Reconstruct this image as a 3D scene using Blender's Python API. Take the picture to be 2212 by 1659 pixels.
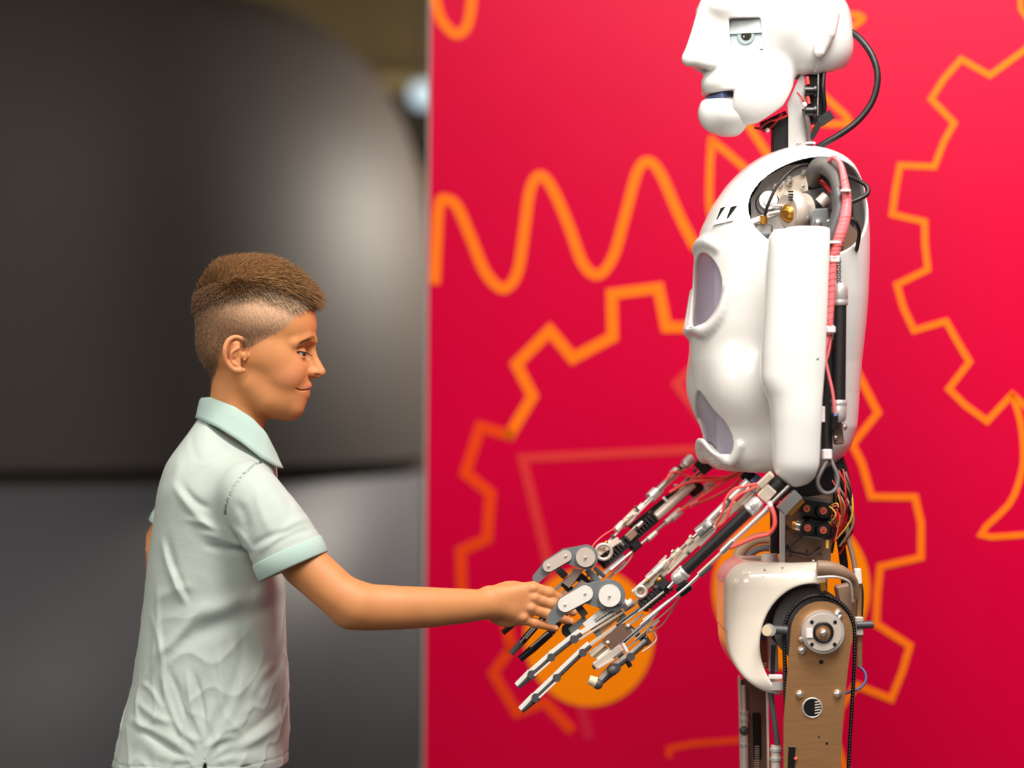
import bpy, bmesh, math, random
import numpy as np
from mathutils import Vector, Matrix, Euler

for o in list(bpy.data.objects):
    bpy.data.objects.remove(o)
scene = bpy.context.scene
COL = scene.collection
random.seed(7)
RNG = np.random.default_rng(7)

# ------------------------------------------------------------------ camera, world, light, exposure
S = 1600.0            # image pixels per metre at the plane y = 0 (photo taken as 2212 x 1659)
CU, CV = 1106.0, 829.5
D = 3.25              # camera distance from that plane
ZC = 1.122            # camera height
cam_d = bpy.data.cameras.new('camera')
cam = bpy.data.objects.new('camera', cam_d)
COL.objects.link(cam)
cam.location = (0, -D, ZC)
cam.rotation_euler = (math.pi / 2, 0, 0)
cam_d.sensor_width = 36
cam_d.lens = 36 * D / (2212 / S)
cam_d.clip_start = 0.05
cam_d.clip_end = 60
cam_d.dof.use_dof = True
cam_d.dof.focus_distance = D - 0.05
cam_d.dof.aperture_fstop = 1.6
scene.camera = cam

world = bpy.data.worlds.new('world')
scene.world = world
world.use_nodes = True
bg = world.node_tree.nodes['Background']
bg.inputs[0].default_value = (1.0, 0.93, 0.86, 1)
bg.inputs[1].default_value = 0.15

def area(name, loc, target, size, power, col=(1, 0.95, 0.88), sizey=None):
    l = bpy.data.lights.new(name, 'AREA')
    l.shape = 'RECTANGLE'
    l.size = size
    l.size_y = sizey or size
    l.energy = power
    l.color = col
    o = bpy.data.objects.new(name, l)
    COL.objects.link(o)
    o.location = loc
    o.rotation_euler = (Vector(target) - Vector(loc)).to_track_quat('-Z', 'Y').to_euler()
    return o

area('overhead_key_fill', (-0.35, -0.75, 2.9), (-0.35, 0, 1.0), 0.8, 5, (1, 0.92, 0.80))
area('overhead_key_fill', (0.95, -1.7, 2.9), (0.6, 0, 1.3), 1.0, 8, (1, 0.96, 0.91))
area('overhead_key_fill', (0.65, -1.2, 2.95), (0.5, 0.7, 0.6), 0.9, 50, (1, 0.95, 0.9))  # wash light added to brighten the red panel, no known fixture
area('overhead_key_fill', (-0.7, -3.3, 2.9), (-0.3, 0, 1.0), 1.4, 34, (1, 0.94, 0.85))  # fill light added behind the camera to lift the near sides
area('high_window', (-6.6, -3.0, 3.7), (0.3, 0.7, 1.6), 3.4, 120, (1, 0.95, 0.88), 2.0)
area('dome_fill_light', (0.55, 3.75, 1.75), (-0.3, 3.8, 1.5), 0.35, 32, (1, 0.92, 0.80))  # added light, hidden behind the panel, to brighten the dome's right side
area('back_wall_fill', (1.4, 5.9, 2.3), (-0.8, 7.7, 2.6), 0.5, 22, (1, 0.92, 0.78))  # added light, out of view, to brighten the upper back wall

vs = scene.view_settings
vs.view_transform = 'Standard'
vs.look = 'None'
vs.gamma = 1
vs.use_curve_mapping = False
vs.exposure = 0.65

# ------------------------------------------------------------------ coordinates
def P(u, v, y=0.0):
    """world point at depth y seen at photo pixel (u, v)"""
    k = (D + y) / D
    return Vector(((u - CU) / S * k, y, ZC - (v - CV) / S * k))

class Frame:
    """right-angled local frame in photo pixels (u right, v down, w away) of the plane y0"""
    def __init__(s, y0=0.0):
        s.y0 = y0
        s.k = (D + y0) / D
    def world(s, p):
        p = np.asarray(p, dtype=np.float64)
        f = s.k / S
        return np.stack([(p[:, 0] - CU) * f, s.y0 + p[:, 2] * f, ZC - (p[:, 1] - CV) * f], 1)
    def L(s, u, v, y):
        """local coordinates of the point at depth y seen at (u, v)"""
        q = P(u, v, y)
        f = s.k / S
        return (q.x / f + CU, CV - (q.z - ZC) / f, (y - s.y0) / f)

def sr(r, g, b):
    def f(c):
        c /= 255.0
        return c / 12.92 if c <= 0.04045 else ((c + 0.055) / 1.055) ** 2.4
    return (f(r), f(g), f(b), 1.0)

# ------------------------------------------------------------------ materials
MATS = {}
def mat(name, rgb, rough=0.5, metal=0.0, var=0.06, vscale=40, bump=0.0, bscale=300, coat=0.0,
        sss=0.0, trans=0.0, alpha=1.0, attr=None, spec=0.5, stretch=None, emit=0.0, sssrad=(1, .35, .2), crumple=0.0):
    m = bpy.data.materials.new(name)
    m.use_nodes = True
    nt = m.node_tree
    N, Lk = nt.nodes, nt.links
    b = N['Principled BSDF']
    b.inputs['Roughness'].default_value = rough
    b.inputs['Metallic'].default_value = metal
    b.inputs['Specular IOR Level'].default_value = spec
    if coat:
        b.inputs['Coat Weight'].default_value = coat
        b.inputs['Coat Roughness'].default_value = 0.08
    if sss:
        b.inputs['Subsurface Weight'].default_value = sss
        b.inputs['Subsurface Radius'].default_value = sssrad
        b.inputs['Subsurface Scale'].default_value = 0.006
    if trans:
        b.inputs['Transmission Weight'].default_value = trans
    if alpha < 1:
        b.inputs['Alpha'].default_value = alpha
    if emit:
        b.inputs['Emission Color'].default_value = sr(*rgb)
        b.inputs['Emission Strength'].default_value = emit
    tc = N.new('ShaderNodeTexCoord')
    mp = N.new('ShaderNodeMapping')
    Lk.new(tc.outputs['Object'], mp.inputs['Vector'])
    if stretch:
        mp.inputs['Scale'].default_value = stretch
    nz = N.new('ShaderNodeTexNoise')
    nz.inputs['Scale'].default_value = vscale
    nz.inputs['Detail'].default_value = 4
    Lk.new(mp.outputs['Vector'], nz.inputs['Vector'])
    mr = N.new('ShaderNodeMapRange')
    mr.inputs['From Min'].default_value = 0.25
    mr.inputs['From Max'].default_value = 0.75
    mr.inputs['To Min'].default_value = 1 - var
    mr.inputs['To Max'].default_value = 1 + var
    Lk.new(nz.outputs['Fac'], mr.inputs['Value'])
    mx = N.new('ShaderNodeVectorMath')
    mx.operation = 'SCALE'
    if attr:
        at = N.new('ShaderNodeAttribute')
        at.attribute_name = attr
        Lk.new(at.outputs['Color'], mx.inputs[0])
    else:
        mx.inputs[0].default_value = sr(*rgb)[:3]
    Lk.new(mr.outputs['Result'], mx.inputs['Scale'])
    Lk.new(mx.outputs['Vector'], b.inputs['Base Color'])
    if bump:
        n2 = N.new('ShaderNodeTexNoise')
        n2.inputs['Scale'].default_value = bscale
        n2.inputs['Detail'].default_value = 3
        Lk.new(mp.outputs['Vector'], n2.inputs['Vector'])
        bp = N.new('ShaderNodeBump')
        bp.inputs['Strength'].default_value = bump
        bp.inputs['Distance'].default_value = 0.002
        Lk.new(n2.outputs['Fac'], bp.inputs['Height'])
        Lk.new(bp.outputs['Normal'], b.inputs['Normal'])
        if crumple:
            n3 = N.new('ShaderNodeTexNoise')
            n3.inputs['Scale'].default_value = 13
            n3.inputs['Detail'].default_value = 5
            n3.inputs['Roughness'].default_value = 0.55
            n3.inputs['Distortion'].default_value = 0.3
            Lk.new(mp.outputs['Vector'], n3.inputs['Vector'])
            b3 = N.new('ShaderNodeBump')
            b3.inputs['Strength'].default_value = crumple
            b3.inputs['Distance'].default_value = 0.012
            Lk.new(n3.outputs['Fac'], b3.inputs['Height'])
            Lk.new(b3.outputs['Normal'], bp.inputs['Normal'])
    MATS[name] = m
    return m

# ------------------------------------------------------------------ objects
def empty(name, loc):
    o = bpy.data.objects.new(name, None)
    o.empty_display_size = 0.05
    COL.objects.link(o)
    o.location = loc
    return o

ORIG = {}
def link(name, me, m, parent=None):
    o = bpy.data.objects.new(name, me)
    if m is not None:
        me.materials.append(MATS[m] if isinstance(m, str) else m)
    COL.objects.link(o)
    if parent is not None:
        o.parent = parent
        root = parent
        while root.parent:
            root = root.parent
        if parent.type == 'EMPTY':
            o.matrix_parent_inverse = Matrix.Translation(-Vector(parent.location))
        # a mesh parent sits at identity in world space, nothing to undo
    return o

def tag(o, label=None, cat=None, group=None, kind=None):
    if label: o['label'] = label
    if cat: o['category'] = cat
    if group: o['group'] = group
    if kind: o['kind'] = kind
    return o

def mesh_np(name, verts, faces, smooth=True):
    """fast mesh from arrays (faces: n x 3 or n x 4)"""
    me = bpy.data.meshes.new(name)
    verts = np.asarray(verts, dtype=np.float32)
    faces = np.asarray(faces, dtype=np.int32)
    n, c = faces.shape
    me.vertices.add(len(verts))
    me.vertices.foreach_set('co', verts.ravel())
    me.loops.add(n * c)
    me.loops.foreach_set('vertex_index', faces.ravel())
    me.polygons.add(n)
    me.polygons.foreach_set('loop_start', np.arange(0, n * c, c, dtype=np.int32))
    me.polygons.foreach_set('use_smooth', np.full(n, smooth))
    me.update(calc_edges=True)
    return me

def set_col(me, cols, name='Col'):
    a = me.attributes.new(name, 'FLOAT_COLOR', 'POINT')
    a.data.foreach_set('color', np.asarray(cols, dtype=np.float32).ravel())

class MB:
    """mesh builder in world coordinates"""
    def __init__(s):
        s.v, s.f, s.sm = [], [], []
    def _add(s, vs_, fs_, smooth):
        b = len(s.v)
        s.v += [tuple(x) for x in vs_]
        for f in fs_:
            s.f.append([b + i for i in f])
            s.sm.append(smooth)
        return s
    def box(s, c, ax, ay, az, ch=0.0):
        """centre and three half-axis vectors; ch = chamfer in metres"""
        c, ax, ay, az = Vector(c), Vector(ax), Vector(ay), Vector(az)
        if ch <= 0:
            vs_ = [c + ax * i + ay * j + az * k for i in (-1, 1) for j in (-1, 1) for k in (-1, 1)]
            fs_ = [(0, 1, 3, 2), (4, 6, 7, 5), (0, 4, 5, 1), (2, 3, 7, 6), (0, 2, 6, 4), (1, 5, 7, 3)]
            if ax.cross(ay).dot(az) < 0: fs_ = [f[::-1] for f in fs_]
            return s._add(vs_, fs_, False)
        bm = bmesh.new()
        fx, fy, fz = [1 - min(0.45, ch / max(a.length, 1e-9)) for a in (ax, ay, az)]
        for i in (-1, 1):
            for j in (-1, 1):
                for k in (-1, 1):
                    bm.verts.new(c + ax * i + ay * j * fy + az * k * fz)
                    bm.verts.new(c + ax * i * fx + ay * j + az * k * fz)
                    bm.verts.new(c + ax * i * fx + ay * j * fy + az * k)
        bmesh.ops.convex_hull(bm, input=bm.verts)
        bm.verts.index_update()
        s._add([v.co.copy() for v in bm.verts], [[v.index for v in f.verts] for f in bm.faces], False)
        bm.free()
        return s
    def cyl(s, p0, p1, r0, r1=None, n=16, caps=True, smooth=True):
        p0, p1 = Vector(p0), Vector(p1)
        r1 = r0 if r1 is None else r1
        d = (p1 - p0).normalized()
        a = d.orthogonal().normalized()
        b = d.cross(a)
        vs_ = []
        for p, r in ((p0, r0), (p1, r1)):
            for i in range(n):
                t = 2 * math.pi * i / n
                vs_.append(p + (a * math.cos(t) + b * math.sin(t)) * r)
        s._add(vs_, [(i, (i + 1) % n, n + (i + 1) % n, n + i) for i in range(n)], smooth)
        if caps:
            s._add(vs_[:n], [tuple(range(n))[::-1]], False)
            s._add(vs_[n:], [tuple(range(n))], False)
        return s
    def lathe(s, p0, p1, prof, n=20, smooth=True):
        """prof: list of (t along axis 0..1, radius)"""
        p0, p1 = Vector(p0), Vector(p1)
        ax = p1 - p0
        d = ax.normalized()
        a = d.orthogonal().normalized()
        b = d.cross(a)
        vs_ = []
        for t, r in prof:
            for i in range(n):
                q = 2 * math.pi * i / n
                vs_.append(p0 + ax * t + (a * math.cos(q) + b * math.sin(q)) * r)
        fs_ = []
        for j in range(len(prof) - 1):
            for i in range(n):
                fs_.append((j * n + i, j * n + (i + 1) % n, (j + 1) * n + (i + 1) % n, (j + 1) * n + i))
        s._add(vs_, fs_, smooth)
        s._add(vs_[:n], [tuple(range(n))[::-1]], False)
        s._add(vs_[-n:], [tuple(range(n))], False)
        return s
    def ball(s, c, r, n=10, m=7, sc=(1, 1, 1)):
        c = Vector(c)
        vs_ = [c + Vector((0, 0, r * sc[2]))]
        for j in range(1, m):
            p = math.pi * j / m
            for i in range(n):
                t = 2 * math.pi * i / n
                vs_.append(c + Vector((r * math.sin(p) * math.cos(t) * sc[0], r * math.sin(p) * math.sin(t) * sc[1], r * math.cos(p) * sc[2])))
        vs_.append(c - Vector((0, 0, r * sc[2])))
        fs_ = [(0, 1 + i, 1 + (i + 1) % n) for i in range(n)]
        for j in range(m - 2):
            o = 1 + j * n
            fs_ += [(o + i, o + n + i, o + n + (i + 1) % n, o + (i + 1) % n) for i in range(n)]
        o = 1 + (m - 2) * n
        fs_ += [(len(vs_) - 1, o + (i + 1) % n, o + i) for i in range(n)]
        return s._add(vs_, fs_, True)
    def tube(s, pts, r, n=8, smooth_path=4, caps=True, rs=None):
        pts = [Vector(p) for p in pts]
        if smooth_path > 1 and len(pts) > 2:
            q, rq = [], []
            for i in range(len(pts) - 1):
                p0 = pts[max(i - 1, 0)]; p1 = pts[i]; p2 = pts[i + 1]; p3 = pts[min(i + 2, len(pts) - 1)]
                for j in range(smooth_path):
                    t = j / smooth_path
                    q.append(0.5 * ((2 * p1) + (p2 - p0) * t + (2 * p0 - 5 * p1 + 4 * p2 - p3) * t * t + (3 * p1 - p0 - 3 * p2 + p3) * t ** 3))
                    if rs: rq.append(rs[i] * (1 - t) + rs[i + 1] * t)
            q.append(pts[-1])
            if rs: rq.append(rs[-1]); rs = rq
            pts = q
        vs_ = []
        a = None
        for i, p in enumerate(pts):
            d = (pts[min(i + 1, len(pts) - 1)] - pts[max(i - 1, 0)]).normalized()
            if a is None:
                a = d.orthogonal().normalized()
            else:
                a = (a - d * a.dot(d)).normalized()
            b = d.cross(a)
            rr = rs[i] if rs else r
            for j in range(n):
                t = 2 * math.pi * j / n
                vs_.append(p + (a * math.cos(t) + b * math.sin(t)) * rr)
        fs_ = []
        for i in range(len(pts) - 1):
            for j in range(n):
                fs_.append((i * n + j, i * n + (j + 1) % n, (i + 1) * n + (j + 1) % n, (i + 1) * n + j))
        s._add(vs_, fs_, True)
        if caps:
            s._add(vs_[:n], [tuple(range(n))[::-1]], False)
            s._add(vs_[-n:], [tuple(range(n))], False)
        return s
    def torus(s, c, axis, R, r, n=32, m=8, a0=0.0, a1=2 * math.pi, ref=None):
        c, d = Vector(c), Vector(axis).normalized()
        a = (Vector(ref) - d * Vector(ref).dot(d)).normalized() if ref is not None else d.orthogonal().normalized()
        b = d.cross(a)
        full = abs(a1 - a0 - 2 * math.pi) < 1e-6
        k = n if full else n + 1
        vs_ = []
        for i in range(k):
            t = a0 + (a1 - a0) * i / n
            e = a * math.cos(t) + b * math.sin(t)
            for j in range(m):
                q = 2 * math.pi * j / m
                vs_.append(c + e * (R + r * math.cos(q)) + d * (r * math.sin(q)))
        fs_ = []
        for i in range(n):
            i2 = (i + 1) % k
            for j in range(m):
                fs_.append((i * m + j, i2 * m + j, i2 * m + (j + 1) % m, i * m + (j + 1) % m))
        return s._add(vs_, fs_, True)
    def prism(s, poly, off, smooth=False):
        """planar polygon (world points) extruded by the vector off"""
        poly = [Vector(p) for p in poly]
        off = Vector(off)
        nrm = Vector((0, 0, 0))
        for i in range(len(poly)):
            nrm += poly[i].cross(poly[(i + 1) % len(poly)])
        if nrm.dot(off) > 0: poly = poly[::-1]
        n = len(poly)
        vs_ = poly + [p + off for p in poly]
        s._add(vs_, [tuple(range(n)), tuple(range(2 * n - 1, n - 1, -1))], False)
        s._add(vs_, [((i + 1) % n, i, n + i, n + (i + 1) % n) for i in range(n)], smooth)
        return s
    def build(s, name, m, parent=None):
        me = bpy.data.meshes.new(name)
        me.from_pydata(s.v, [], s.f)
        me.polygons.foreach_set('use_smooth', s.sm)
        me.update()
        return link(name, me, m, parent)

# ------------------------------------------------------------------ signed distance fields
def smin(a, b, k):
    if k <= 0:
        return np.minimum(a, b)
    h = np.maximum(k - np.abs(a - b), 0) / k
    return np.minimum(a, b) - h * h * k * 0.25
def smax(a, b, k):
    return -smin(-a, -b, k)

class Field:
    def __init__(s, lo, hi, h, axes=None):
        if axes is None:
            axes = [lo[i] + h * np.arange(int(math.ceil((hi[i] - lo[i]) / h)) + 1) for i in range(3)]
        s.ax = [np.asarray(a, dtype=np.float32) for a in axes]
        s.h = float(h)
        s.n = [len(a) for a in s.ax]
        s.lo = np.array([a[0] for a in s.ax]); s.hi = np.array([a[-1] for a in s.ax])
        s.F = np.full(s.n, 1e3, dtype=np.float32)
    def sub(s, lo, hi):
        a = [max(0, int(np.searchsorted(s.ax[i], lo[i])) - 1) for i in range(3)]
        b = [min(s.n[i], int(np.searchsorted(s.ax[i], hi[i])) + 1) for i in range(3)]
        if any(b[i] <= a[i] for i in range(3)): return None
        sl = tuple(slice(a[i], b[i]) for i in range(3))
        X = s.ax[0][sl[0]][:, None, None]; Y = s.ax[1][sl[1]][None, :, None]; Z = s.ax[2][sl[2]][None, None, :]
        return sl, X, Y, Z
    def apply(s, fn, lo, hi, k, mode='add'):
        r = s.sub(lo, hi)
        if r is None: return
        sl, X, Y, Z = r
        d = fn(X, Y, Z)
        if mode == 'add': s.F[sl] = smin(s.F[sl], d, k)
        elif mode == 'cut': s.F[sl] = smax(s.F[sl], -d, k)
        elif mode == 'and': s.F[sl] = smax(s.F[sl], d, k)
        elif mode == 'disp': s.F[sl] = s.F[sl] + d
    def full(s, fn, k=0, mode='add'):
        s.apply(fn, s.lo - 1, s.hi + 1, k, mode)
    def ell(s, c, r, k=0, mode='add', rot=None):
        """rot = (axis 'u','v','w', degrees)"""
        m = max(r) + k + 4 * s.h
        c = np.array(c, dtype=np.float32); r_ = np.array(r, dtype=np.float32)
        M = None
        if rot is not None:
            rots = [rot] if isinstance(rot, tuple) else rot
            M = np.eye(3)
            for axn, deg in rots:
                M = np.array(Matrix.Rotation(math.radians(deg), 3, {'u': 'X', 'v': 'Y', 'w': 'Z'}[axn])) @ M
            M = M.T
        def fn(X, Y, Z):
            x, y, z = X - c[0], Y - c[1], Z - c[2]
            if M is not None:
                x, y, z = (M[0, 0] * x + M[0, 1] * y + M[0, 2] * z, M[1, 0] * x + M[1, 1] * y + M[1, 2] * z, M[2, 0] * x + M[2, 1] * y + M[2, 2] * z)
            x, y, z = x / r_[0], y / r_[1], z / r_[2]
            k0 = np.sqrt(x * x + y * y + z * z)
            k1 = np.sqrt((x / r_[0]) ** 2 + (y / r_[1]) ** 2 + (z / r_[2]) ** 2) + 1e-9
            return (k0 * (k0 - 1) / k1).astype(np.float32)
        if M is None:
            e = np.array(r) + k + 4 * s.h
        else:
            e = np.array([m, m, m])
        s.apply(fn, c - e, c + e, k, mode)
    def chain(s, pts, rs, k=0, mode='add', wsc=1.0, vsc=1.0, spl=1):
        pts = [np.array(p, dtype=np.float32) for p in pts]
        if np.isscalar(rs): rs = [rs] * len(pts)
        if spl > 1:
            q, rq, n = [], [], len(pts)
            for i in range(n - 1):
                p0, p1, p2, p3 = pts[max(i - 1, 0)], pts[i], pts[i + 1], pts[min(i + 2, n - 1)]
                for j in range(spl):
                    t = j / spl
                    q.append((0.5 * (2 * p1 + (p2 - p0) * t + (2 * p0 - 5 * p1 + 4 * p2 - p3) * t * t + (3 * p1 - p0 - 3 * p2 + p3) * t ** 3)).astype(np.float32))
                    rq.append(rs[i] + (rs[i + 1] - rs[i]) * t)
            pts, rs = q + [pts[-1]], rq + [rs[-1]]
        rm = max(rs) * max(1, wsc, vsc) + k + 4 * s.h
        lo = np.min(pts, 0) - rm; hi = np.max(pts, 0) + rm
        def fn(X, Y, Z):
            out = None
            for i in range(len(pts) - 1):
                a, b = pts[i], pts[i + 1]
                ba = b - a
                ba2 = np.array([ba[0], ba[1] / vsc, ba[2] / wsc], dtype=np.float32)
                x, y, z = X - a[0], (Y - a[1]) / vsc, (Z - a[2]) / wsc
                t = np.clip((x * ba2[0] + y * ba2[1] + z * ba2[2]) / max(float(ba2 @ ba2), 1e-9), 0, 1)
                d = np.sqrt((x - t * ba2[0]) ** 2 + (y - t * ba2[1]) ** 2 + (z - t * ba2[2]) ** 2) - (rs[i] + t * (rs[i + 1] - rs[i]))
                out = d if out is None else np.minimum(out, d)
            return out
        s.apply(fn, lo, hi, k, mode)
    def box(s, c, hs, rad=0, k=0, mode='add', M=None):
        c = np.array(c, dtype=np.float32)
        e = np.array(hs) + k + 4 * s.h if M is None else np.full(3, float(np.linalg.norm(hs)) + k + 4 * s.h)
        def fn(X, Y, Z):
            x, y, z = X - c[0], Y - c[1], Z - c[2]
            if M is not None:
                x, y, z = (M[0, 0] * x + M[0, 1] * y + M[0, 2] * z, M[1, 0] * x + M[1, 1] * y + M[1, 2] * z, M[2, 0] * x + M[2, 1] * y + M[2, 2] * z)
            x, y, z = np.abs(x) - (hs[0] - rad), np.abs(y) - (hs[1] - rad), np.abs(z) - (hs[2] - rad)
            q = np.sqrt(np.maximum(x, 0) ** 2 + np.maximum(y, 0) ** 2 + np.maximum(z, 0) ** 2)
            return (q + np.minimum(np.maximum(x, np.maximum(y, z)), 0) - rad).astype(np.float32)
        s.apply(fn, c - e, c + e, k, mode)
    def groove(s, dist, lo, hi, width, depth, k=1.5):
        """surface-following groove: dist(X, Y, Z) = distance to the line's sheet"""
        r = s.sub(lo, hi)
        sl, X, Y, Z = r
        F = s.F[sl]
        C = np.maximum(dist(X, Y, Z) - width, -(F + depth))
        s.F[sl] = smax(F, -C, k)
    def net(s, smooth=1):
        """surface nets: vertices in local coordinates and quads"""
        F = s.F
        I = F < 0
        nx, ny, nz = F.shape
        cnt = np.zeros((nx - 1, ny - 1, nz - 1), dtype=np.uint8)
        for a in (0, 1):
            for b in (0, 1):
                for c in (0, 1):
                    cnt += I[a:nx - 1 + a, b:ny - 1 + b, c:nz - 1 + c]
        act = (cnt > 0) & (cnt < 8)
        ii, jj, kk = np.nonzero(act)
        idx = np.full(act.shape, -1, dtype=np.int32)
        idx[ii, jj, kk] = np.arange(len(ii))
        val = {}
        for a in (0, 1):
            for b in (0, 1):
                for c in (0, 1):
                    val[a, b, c] = F[ii + a, jj + b, kk + c].astype(np.float64)
        pos = np.zeros((len(ii), 3)); num = np.zeros(len(ii))
        cor = list(val)
        for x in range(8):
            for y in range(x + 1, 8):
                p, q = cor[x], cor[y]
                if sum(abs(p[i] - q[i]) for i in range(3)) != 1: continue
                fa, fb = val[p], val[q]
                m = (fa < 0) != (fb < 0)
                t = np.where(m, fa / np.where(m, fa - fb, 1), 0)
                pp = np.array(p, float)[None] + t[:, None] * (np.array(q, float) - np.array(p, float))[None]
                pos += np.where(m[:, None], pp, 0); num += m
        V = pos / num[:, None] + np.stack([ii, jj, kk], 1)
        V = np.stack([np.interp(V[:, d], np.arange(s.n[d]), s.ax[d]) for d in range(3)], 1)
        Q = []
        for ax in range(3):
            o1, o2 = [(1, 2), (2, 0), (0, 1)][ax]
            sl0 = [slice(1, -1)] * 3; sl1 = [slice(1, -1)] * 3
            sl0[ax] = slice(0, -1); sl1[ax] = slice(1, None)
            A, B = I[tuple(sl0)], I[tuple(sl1)]
            e = np.nonzero(A != B)
            base = [e[0].copy(), e[1].copy(), e[2].copy()]
            for q in range(3):
                if q != ax: base[q] = base[q] + 1
            inside = A[e]
            def cell(d1, d2):
                c = [base[0].copy(), base[1].copy(), base[2].copy()]
                c[o1] = c[o1] - d1; c[o2] = c[o2] - d2
                return idx[c[0], c[1], c[2]]
            q4 = np.stack([cell(1, 1), cell(0, 1), cell(0, 0), cell(1, 0)], 1)
            q4[~inside] = q4[~inside][:, ::-1]
            Q.append(q4)
        Q = np.concatenate(Q)
        for _ in range(smooth):
            for lam in (0.5, -0.52):
                acc = np.zeros_like(V); c_ = np.zeros(len(V))
                for a in range(4):
                    i0, i1 = Q[:, a], Q[:, (a + 1) % 4]
                    for d in range(3):
                        acc[:, d] += np.bincount(i0, V[i1, d], len(V)) + np.bincount(i1, V[i0, d], len(V))
                    c_ += np.bincount(i0, minlength=len(V)) + np.bincount(i1, minlength=len(V))
                V = V + lam * (acc / np.maximum(c_, 1)[:, None] - V)
        return V, Q

def axis_steps(*segs):
    """(start, end, step) pieces joined into one grid axis"""
    out = []
    for a, b, h in segs:
        out += list(np.arange(a, b - 1e-6, h))
    out.append(segs[-1][1])
    return np.array(out)

def noise3(p, seed=0, octaves=1):
    """cheap smooth noise from rotated sines, p: arrays x, y, z"""
    rg = np.random.default_rng(seed)
    out = 0
    for o in range(octaves):
        for _ in range(5):
            d = rg.normal(size=3); d /= np.linalg.norm(d)
            f = (1.0 + 0.8 * rg.random()) * 2 ** o
            ph = rg.random() * 6.28
            out = out + np.sin((p[0] * d[0] + p[1] * d[1] + p[2] * d[2]) * f + ph) * 0.5 ** o
    return out / 5.0

def smooth01(x, a, b):
    t = np.clip((x - a) / (b - a), 0, 1)
    return t * t * (3 - 2 * t)

def sint(y, xs, ys, sig=11.0):
    """np.interp with its corners rounded off (sig in the units of y)"""
    g = np.arange(xs[0] - 4 * sig, xs[-1] + 4 * sig, 1.0)
    f = np.interp(g, xs, ys)
    k = np.exp(-0.5 * (np.arange(-3 * sig, 3 * sig + 1) / sig) ** 2)
    pad = len(k) // 2
    f = np.convolve(np.pad(f, pad, mode='edge'), k / k.sum(), 'valid')[:len(g)]
    return np.interp(y, g, f)
# ------------------------------------------------------------------ the setting
mat('floor_vinyl', (62, 60, 62), 0.35, var=0.1, vscale=3)
mat('ceiling_paint', (120, 102, 66), 0.8, var=0.08, vscale=2)
mat('wall_paint', (104, 88, 56), 0.8, var=0.08, vscale=2)
mat('beam_paint', (150, 132, 92), 0.7)
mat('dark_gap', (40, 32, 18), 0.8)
mat('dome_skin', (54, 48, 45), 0.62, var=0.05, vscale=2, spec=0.25)
mat('plinth_paint', (76, 75, 79), 0.5, var=0.05, vscale=2, spec=0.25)
mat('red_print', (202, 0, 54), 0.28, var=0.03, vscale=3, spec=0.14)
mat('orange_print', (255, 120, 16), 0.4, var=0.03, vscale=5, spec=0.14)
mat('orange_disc', (255, 136, 0), 0.4, var=0.02, vscale=5, spec=0.14)
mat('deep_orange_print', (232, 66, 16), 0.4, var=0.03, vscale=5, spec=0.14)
mat('coral_print', (216, 42, 44), 0.4, var=0.03, vscale=5)
mat('faint_print', (202, 10, 54), 0.4, var=0.03, vscale=5)
mat('panel_edge', (150, 140, 138), 0.5)
mat('lamp_glass', (205, 230, 245), 0.3, emit=0.35)
mat('grey_wall', (128, 132, 128), 0.5, var=0.05, vscale=2)

def slab(name, c, h, m, ch=0.0):
    o = MB().box(c, (h[0], 0, 0), (0, h[1], 0), (0, 0, h[2]), ch).build(name, m)
    return o
tag(slab('floor', (-0.6, 0.9, -0.03), (6.8, 7.0, 0.03), 'floor_vinyl'), 'dark vinyl floor of the exhibition hall', 'floor', kind='structure')
tag(slab('wall_left', (-7.3, 0.9, 1.55), (0.05, 7.0, 1.55), 'wall_paint'), 'olive brown side wall far to the left', 'wall', kind='structure')
tag(slab('wall_right', (6.1, 0.9, 1.55), (0.05, 7.0, 1.55), 'wall_paint'), 'olive brown side wall far to the right', 'wall', kind='structure')
tag(slab('ceiling', (-0.6, 5.4, 3.06), (6.8, 2.4, 0.06), 'ceiling_paint'), 'olive brown ceiling far behind', 'ceiling', kind='structure')
tag(slab('wall_back', (-0.6, 7.75, 1.5), (6.8, 0.05, 1.5), 'wall_paint'), 'olive brown wall far behind the dark dome', 'wall', kind='structure')
# a pale service beam and the dark slot under it, seen above the dome
tag(MB().box((-0.35, 7.3, 2.42), (0.62, 0, 0), (0, .18, 0), (0, 0, .035), .01).build('trim_1', 'beam_paint'), 'pale ceiling beam end above the dark dome', 'beam', kind='structure')
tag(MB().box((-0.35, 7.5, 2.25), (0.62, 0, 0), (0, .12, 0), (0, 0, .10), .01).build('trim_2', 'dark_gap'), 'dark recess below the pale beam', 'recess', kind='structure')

# dark dome on a round plinth
dc = P(50, 900, 4.0)
R_D, Z_B, H_D = 1.24, 0.905, 1.39
prof = []
for i in range(41):
    t = math.pi / 2 * i / 40
    x = abs(math.cos(t)) ** 0.5; z = abs(math.sin(t)) ** 0.5
    prof.append((x * R_D, z * H_D))
def lathe_z(mb, cx, cy, prof, n=96):
    vs_ = []; fs_ = []
    for r, z in prof:
        for i in range(n):
            a = 2 * math.pi * i / n
            vs_.append((cx + r * math.cos(a), cy + r * math.sin(a), z))
    for j in range(len(prof) - 1):
        for i in range(n):
            fs_.append((j * n + i, j * n + (i + 1) % n, (j + 1) * n + (i + 1) % n, (j + 1) * n + i))
    mb._add(vs_, fs_, True)
    return mb
dome = empty('dome_pavilion', (dc.x, 4.0, 0))
tag(dome, 'large dark rounded dome on a grey round plinth behind the boy', 'dome')
lathe_z(MB(), dc.x, 4.0, [(r, Z_B + z) for r, z in prof[:-1]] + [(0.001, Z_B + H_D)]).build('dome_shell', 'dome_skin', dome)
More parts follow.
